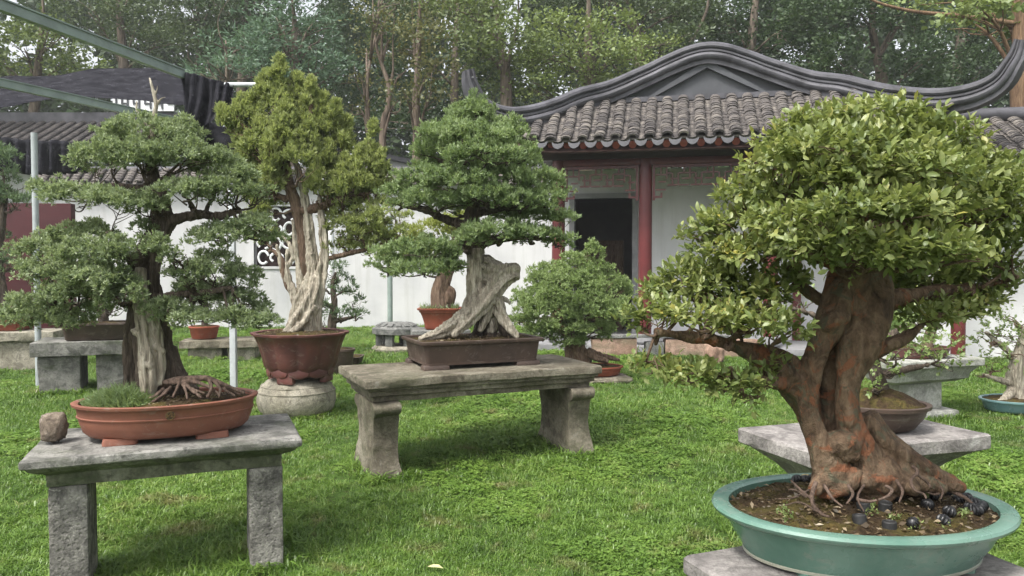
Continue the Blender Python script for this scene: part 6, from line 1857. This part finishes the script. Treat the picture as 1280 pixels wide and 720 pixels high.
S4 = [([(1046, 618, 28, .03), (1042, 560, 22, .04), (1036, 510, 14, .04), (1040, 450, 16, .04), (1056, 395, 26, .03), (1070, 350, 27, .02), (1080, 300, 20, .04), (1088, 250, 13, .05), (1090, 205, 8, .05)], dict(sides=20)),
      ([(1100, 620, 36, .0), (1086, 585, 25, -.01), (1068, 550, 16, -.02), (1059, 512, 14, -.02), (1061, 475, 14.5, -.02), (1070, 440, 21, -.015), (1082, 400, 25, 0), (1087, 360, 24, .02), (1086, 320, 18, .04)], dict(ridge=3, amp=0.12, twist=2.0, sides=24)),
      ([(1046, 618, 26, -.03), (1038, 585, 20, -.035), (1022, 552, 14, -.035), (1010, 518, 11, -.03), (1010, 480, 11, -.025), (1019, 445, 12, -.015), (1034, 412, 15, -.01), (1048, 380, 18, 0), (1058, 345, 18, .02)], dict(ridge=3, amp=0.1, twist=2.0, sides=20)),
      ([(1030, 560, 12, .03), (1014, 520, 15, .03), (1000, 488, 20, .015), (978, 462, 19, 0), (952, 446, 14, 0), (922, 434, 10, -.02), (892, 425, 7, -.04), (855, 420, 4.5, -.05), (820, 415, 3, -.06)], dict(ridge=4, amp=0.12, twist=4.0, sides=20)),
      ([(1006, 492, 13, -.01), (984, 470, 12, -.025), (962, 448, 8, -.03), (948, 436, 5, -.03)], dict(ridge=3, amp=0.15)),
      # knobs and burls
      ([(1036, 560, 13, -.045), (1050, 556, 18, -.05), (1066, 562, 15, -.045)], dict(ridge=4, amp=0.12)), ([(1030, 412, 8, -.03), (1040, 402, 11, -.035), (1056, 394, 9, -.025)], {}), ([(1074, 598, 14, -.05), (1100, 602, 13, -.055), (1122, 608, 10, -.06)], dict(ridge=4, amp=0.15)),
      ([(1066, 520, 6, -.035), (1070, 550, 8, -.04), (1086, 585, 9, -.05), (1092, 610, 8, -.06)], {}), ([(1060, 420, 6, -.03), (1052, 460, 6, -.03), (1058, 500, 7, -.035), (1062, 530, 7, -.04)], {}),
      # right buttress roots
      ([(1080, 520, 12, .01), (1096, 548, 16, .0), (1120, 568, 15, -.02), (1148, 584, 13, -.03), (1172, 598, 10, -.04), (1192, 612, 7, -.05), (1204, 624, 4, -.05)], dict(ridge=4, amp=0.16, twist=3)), ([(1086, 530, 14, .03), (1104, 562, 18, .03), (1128, 590, 16, .04), (1150, 616, 12, .05)], {}),
      ([(1100, 580, 14, -.04), (1122, 602, 12, -.06), (1138, 618, 9, -.075), (1148, 632, 5, -.085)], dict(ridge=3, amp=0.15)), ([(1036, 596, 12, -.05), (1024, 612, 9, -.06), (1016, 630, 6, -.075)], {}), ([(1112, 572, 10, -.02), (1142, 598, 9, -.045), (1166, 614, 7, -.06), (1180, 628, 4, -.07)], {}),
      ([(1066, 590, 12, -.05), (1058, 612, 9, -.065), (1052, 630, 5, -.08)], {}),
      # right hand limbs
      ([(1085, 440, 10, -.01), (1108, 432, 6.5, -.01), (1132, 422, 4.5, 0), (1156, 404, 3, 0), (1180, 392, 1.5, 0)], {}), ([(1090, 385, 13, .03), (1125, 372, 10, .05), (1165, 366, 8, .08), (1210, 360, 6, .1), (1255, 352, 4, .1)], {}),
      ([(1068, 340, 12, 0), (1030, 322, 9, -.02), (985, 312, 6, -.02), (940, 308, 4, 0)], {}), ([(1088, 300, 10, .04), (1120, 285, 7, 0), (1160, 270, 5, 0), (1210, 262, 3, 0)], {}),
      ([(1000, 490, 8, .0), (970, 478, 6, -.05), (935, 476, 4, -.08), (890, 470, 3, -.08)], {}), ([(1045, 385, 6, .04), (1010, 365, 4.5, .05), (995, 345, 4, .05), (985, 335, 3, .05)], {})]
def lift(st_):
    kw = None
    if isinstance(st_, tuple): st_, kw = st_
    o = [(q[0], q[1] if q[1] < 600 else 600 + (q[1] - 600) * 0.42, q[2]) + tuple(q[3:]) for q in st_]
    return (o, kw) if kw is not None else o
S4 = [lift(q) for q in S4]
trunk_mesh(t4, S4, Y4, 'mottled_bark', 0.0042, [(12, 0.006, (1, 1, 0.5), 3), (30, 0.0028, (1, 1, 0.5), 4), (85, 0.0011, (1, 1, 0.8), 5)], 3)
# thin surface roots
R4 = [[(1020, 603, 3, -.1), (1015, 618, 2.8, -.13), (1017, 632, 2.4, -.15), (1028, 643, 2, -.17), (1037, 646, 1.4, -.18)], [(1016, 625, 2, -.14), (1000, 612, 1.8, -.13), (988, 600, 1.2, -.12)], [(1008, 622, 1.6, -.15), (995, 613, 1.4, -.15), (985, 612, 0.9, -.15)],
      [(1140, 582, 2.4, -.09), (1147, 590, 2.2, -.1), (1139, 600, 2.0, -.11), (1143, 612, 1.8, -.13), (1155, 618, 1.6, -.14), (1158, 624, 1.2, -.15)], [(1145, 592, 2, -.1), (1158, 602, 1.8, -.1), (1164, 610, 1.4, -.11)],
      [(1106, 607, 2, -.13), (1115, 612, 2, -.14), (1110, 620, 1.8, -.15), (1098, 625, 1.5, -.16)], [(1070, 624, 2.2, -.15), (1086, 627, 2, -.16), (1096, 625, 1.6, -.16)], [(1186, 612, 3, -.05), (1206, 622, 2.4, -.07), (1218, 632, 1.6, -.08)], [(1180, 612, 2, -.07), (1170, 618, 1.6, -.08), (1160, 616, 1.2, -.09)],
      [(1060, 606, 2, -.1), (1066, 618, 1.8, -.14), (1058, 630, 1.2, -.16)], [(1120, 600, 2, -.08), (1128, 614, 1.8, -.12), (1124, 628, 1.2, -.15)], [(1030, 606, 2.2, -.1), (1040, 622, 1.8, -.14), (1054, 634, 1.2, -.16)], [(1080, 606, 1.8, -.1), (1072, 622, 1.4, -.15), (1080, 640, 1, -.17)], [(1165, 600, 2, -.06), (1178, 612, 1.6, -.09), (1176, 624, 1, -.12)], [(1012, 612, 1.4, -.12), (992, 622, 1.2, -.15), (970, 624, 0.8, -.16)],
      [(1022, 640, 1.2, -.17), (1000, 628, 1.2, -.17), (980, 632, 0.9, -.17)]]
for r_ in R4:
    trunk_mesh(t4, [r_], Y4, 'root_bark', 0.0022, [], 1, name='root')
P4 = [(1275, 215, 46, 30, .05), (1290, 262, 44, 30, 0), (1100, 352, 60, 16, .22), (850, 372, 44, 20, .06), (920, 392, 50, 20, .05), (965, 350, 50, 22, .05), (900, 345, 44, 20, .08), (1080, 150, 100, 32, 0), (1010, 172, 66, 30, 0), (1150, 172, 80, 32, .02), (1070, 185, 100, 34, -.16), (985, 205, 66, 32, -.05), (1190, 205, 74, 34, .0), (1120, 215, 100, 34, -.2), (955, 248, 62, 30, 0), (1215, 245, 62, 34, -.02), (1170, 262, 70, 24, -.2),
      (1090, 268, 90, 30, -.27), (990, 282, 60, 24, -.16), (925, 285, 62, 28, -.02), (885, 295, 36, 18, .02), (1240, 275, 46, 30, 0), (955, 318, 66, 24, -.1), (905, 318, 48, 18, 0), (1035, 305, 70, 24, -.22), (1130, 312, 72, 22, -.3), (1180, 322, 56, 18, -.28), (1090, 330, 44, 16, -.28), (1265, 300, 40, 24, .05), (1230, 325, 46, 18, .1),
      (870, 345, 44, 18, 0), (835, 365, 34, 16, .0), (905, 365, 48, 20, -.05), (950, 372, 44, 18, -.08), (825, 392, 40, 18, -.05), (880, 398, 54, 20, -.12), (940, 405, 48, 18, -.14), (985, 412, 34, 16, -.14), (800, 400, 26, 12, 0),
      (815, 462, 34, 13, -.08), (860, 470, 38, 14, -.1), (905, 482, 36, 14, -.1), (945, 480, 30, 12, -.1), (930, 497, 20, 9, -.12), (962, 460, 20, 10, -.06),
      (1160, 350, 60, 18, .15), (1215, 365, 60, 20, .2), (1130, 370, 40, 14, .18), (1250, 345, 44, 20, .15), (1190, 392, 44, 14, .2), (1160, 398, 40, 14, .02), (1195, 385, 40, 14, .05), (1225, 378, 40, 14, .1), (1070, 200, 110, 40, .22), (1150, 240, 110, 40, .24), (990, 255, 80, 34, .2), (1100, 300, 110, 26, .22)]
sp4 = spine_of(S4, Y4)
P4 = [(q[0], q[1] + (7 if q[1] < 240 else 0), q[2] * 1.04, q[3] * 0.7) + tuple(q[4:]) for q in P4]
leafy(t4, P4, Y4, 'broad_leaf', 5000, 0.025, 0.012, sp4, 'brown_bark', 0.009, 7, singles=9, zmin=-0.15)
# the large leaves nearest the viewer, one object each
SINGLE.sort(key=lambda q: q[0][1])
variants = {}
for (P, D, U, L, W, tn) in SINGLE[:300]:
    kq = int(min(4, tn * 5))
    Sx = np.cross(D, U); Sx /= np.linalg.norm(Sx); U2 = np.cross(Sx, D)
    if kq not in variants:
        V, Fq, T_ = leaf_arrays(np.zeros((1, 3)), np.array([[0, 1.0, 0]]), np.array([[0, 0, 1.0]]), np.ones(1), np.full(1, 0.47), np.full(1, 0.1 + 0.2 * kq))
        variants[kq] = o = mk('leaf', V, Fq, 'broad_leaf', t4, attrs={'tint': T_})
    else:
        o = dup(variants[kq], t4)
    q = P - np.array(t4.location)
    o.matrix_basis = Matrix(((Sx[0] * L, D[0] * L, U2[0] * L, q[0]), (Sx[1] * L, D[1] * L, U2[1] * L, q[1]), (Sx[2] * L, D[2] * L, U2[2] * L, q[2]), (0, 0, 0, 1)))

# slow release fertiliser baskets and caps lying on the soil
def soil_pt(px, py):
    zt = HP + 0.137 - 0.016
    d = at(px, py, 1.0) - Vector((0, 0, CAM_H))
    t_ = (zt + 0.012 - CAM_H) / d.z
    q = Vector((0, 0, CAM_H)) + d * t_
    e = ((q.x - lp4[0]) / 0.345) ** 2 + ((q.y - lp4[1]) / 0.245) ** 2
    if e > 0.84:
        f_ = math.sqrt(0.84 / e); q.x = lp4[0] + (q.x - lp4[0]) * f_; q.y = lp4[1] + (q.y - lp4[1]) * f_; e = 0.84
    q.z = zt + 0.03 * max(0, 1 - e) - 0.003
    return q
bm = bmesh.new(); bmesh.ops.create_uvsphere(bm, u_segments=36, v_segments=14, radius=1)
V = np.array([v.co[:] for v in bm.verts]); bm.verts.index_update(); Fc = [[v.index for v in f.verts] for f in bm.faces]; bm.free()
ang = np.arctan2(V[:, 1], V[:, 0]); rr_ = np.hypot(V[:, 0], V[:, 1])
gro = 1 - 0.17 * (np.cos(ang * 12) < -0.1) * (rr_ > 0.25)
V = np.column_stack([V[:, 0] * gro, V[:, 1] * gro, V[:, 2] * 0.86]) * 0.0165
V[:, 2] += 0.013
bk = None
for (px, py) in ((1117, 628), (1139, 619), (1171, 623), (1158, 634), (1143, 652), (1176, 650), (1184, 641), (1201, 622), (1212, 634), (1223, 637), (1219, 627), (1228, 632), (1200, 608), (1225, 618), (984, 590), (991, 588), (1000, 587), (1090, 618), (1016, 580), (1196, 616), (1235, 628)):
    if bk is None: bk = mk('fertiliser_basket', V, Fc, 'black_plastic', None, smooth=30); o = bk
    else: o = dup(bk)
    o.location = soil_pt(px, py + 5); o.rotation_euler = (rng.normal() * 0.35, rng.normal() * 0.35, rng.random() * 6)
    if px < 1030: tag(o, 'small black ribbed ball behind the left foot of the big reddish trunk', 'fertiliser basket', 'black ribbed balls behind the trunk')
    elif px > 1188: tag(o, 'small black ribbed ball heaped near the right rim of the turquoise pot', 'fertiliser basket', 'black ribbed balls at the right rim')
    else: tag(o, 'small black ribbed ball lying alone on soil in front of the reddish trunk', 'fertiliser basket', 'black ribbed balls before the trunk')
V, Fc = loft(oval(0.0165, 0.0165, 26), [(0, 0), (0, 0.019), (-0.0015, 0.0215), (-0.004, 0.0215), (-0.005, 0.0195)])
bk = None
for (px, py) in ((1061, 628), (1080, 641), (1106, 640), (1075, 652), (1112, 658)):
    if bk is None: bk = mk('fertiliser_tablet', V, Fc, 'black_cap', None, smooth=30); o = bk
    else: o = dup(bk)
    o.location = soil_pt(px, py + 3); o.rotation_euler = (rng.normal() * 0.15, rng.normal() * 0.15, rng.random() * 6)
    tag(o, 'flat topped black round cap sitting in the soil before the reddish trunk', 'fertiliser tablet', 'black caps on the soil')
# pale fungus by the trunk and a few sprigs of weed
V, Fc = loft(oval(0.017, 0.012, 20), [(-0.012, 0), (-0.004, 0.012), (0, 0.02), (-0.003, 0.026), (-0.012, 0.03)])
o = mk('fungus', jitter(V, 0.003, 60, 2), Fc, 'fungus', None, smooth=60); o.location = soil_pt(1010, 600); o.rotation_euler = (-0.7, 0.2, 0.3)
tag(o, 'pale yellow bracket fungus beside the left foot of the reddish trunk', 'fungus')
n = 420
cc = [(1100, 626), (1090, 638), (1143, 658), (1210, 640), (1162, 625), (1088, 646), (1180, 655), (978, 640), (985, 648), (1204, 644), (1118, 652)]
P = []
for q in range(n):
    a_ = cc[q % len(cc)]
    P.append(tuple(soil_pt(a_[0] + rng.normal() * 4, a_[1] + rng.normal() * 2.0) + Vector((0, 0, 0.012 * rng.random()))))
P = np.array(P)
V, Fq, T_ = kites(P, unit(rng.normal(size=(n, 3)) + np.array([0, 0, 0.7])), 0.009 * (0.5 + rng.random(n)), np.full(n, 0.005), 0.3 + 0.7 * rng.random(n))
mk('weeds', V, Fq, 'small_leaf', t4, t4.location, attrs={'tint': T_})['kind'] = 'stuff'
def litter(root, loc, rz, a, b, z, mound, n, L):
    an = rng.random(n) * 6.283; rq = np.sqrt(rng.random(n))
    P = np.column_stack([a * rq * np.cos(an), b * rq * np.sin(an), z + mound * (1 - rq ** 2) + 0.004])
    D = unit(rng.normal(size=(n, 3)) * np.array([1, 1, 0.25]))
    Ls = L * (0.3 + 0.9 * rng.random(n) ** 2)
    V, Fq, T_ = kites(place(P, loc, rz), D, Ls, Ls * (0.15 + 0.5 * rng.random(n)), rng.random(n), 0.2)
    mk('litter', V, Fq, 'litter', root, root.location, attrs={'tint': T_})['kind'] = 'stuff'
litter(t4, lp4, R(4), 0.335, 0.235, 0.121, 0.03, 1500, 0.02)
litter(t1, (-1.70, 3.74, H1), A1, 0.36, 0.23, 0.16, 0.03, 900, 0.022)
litter(t2, lp2, R(23), 0.44, 0.26, 0.195, 0.02, 900, 0.03)
litter(t3, lp3, 0, 0.38, 0.38, 0.435, 0.04, 500, 0.03)
# a fallen leaf on the lawn
V, Fq, T_ = leaf_arrays(np.zeros((1, 3)), np.array([[0.9, -0.3, 0.1]]), np.array([[0.1, -0.2, 1.0]]), np.full(1, 0.09), np.full(1, 0.03), np.zeros(1))
o = mk('fallen_leaf', V, Fq, 'dry_leaf', None, attrs={'tint': T_}); o.location = at(534, 713, 3.66) + Vector((0, 0, 0.02))
tag(o, 'pale yellow fallen leaf lying on the grass at bottom centre', 'leaf')

# grass last: it must know what stands on the lawn
NO_GRASS = [(dr.location.x, Y3, 0.28), (st.location.x, 13.1, 0.34), (t9.location.x, Yg, 0.33), (t2.location.x - 0.9, 5.6, 0.0), (at(742, 400, Yc).x, Yc, 0.33), (at(425, 400, Ye).x, Ye, 0.25)]
def foot(c, rz, lx, ly, hx, hy):
    return (c[0] + lx * math.cos(rz) - ly * math.sin(rz), c[1] + lx * math.sin(rz) + ly * math.cos(rz), hx, hy, rz)
FEET = [foot((-1.68, 3.735), R(21.8), -0.418, -0.09, 0.08, 0.155), foot((-1.68, 3.735), R(21.8), 0.423, -0.09, 0.08, 0.155),
        foot(c2, A2, -0.77, -0.12, 0.11, 0.29), foot(c2, A2, 0.762, -0.1, 0.11, 0.3), foot((lbx.x - 0.03, 8.85), R(20), -0.26, -0.05, 0.22, 0.26), foot((pb.x, 7.35), R(20), -0.03, 0, 0.4, 0.21),
        (dr.location.x, Y3, 0.28, 0.28, 0.0), (dr.location.x, Y3, 0.26, 0.3, 0.78)]
make_grass()
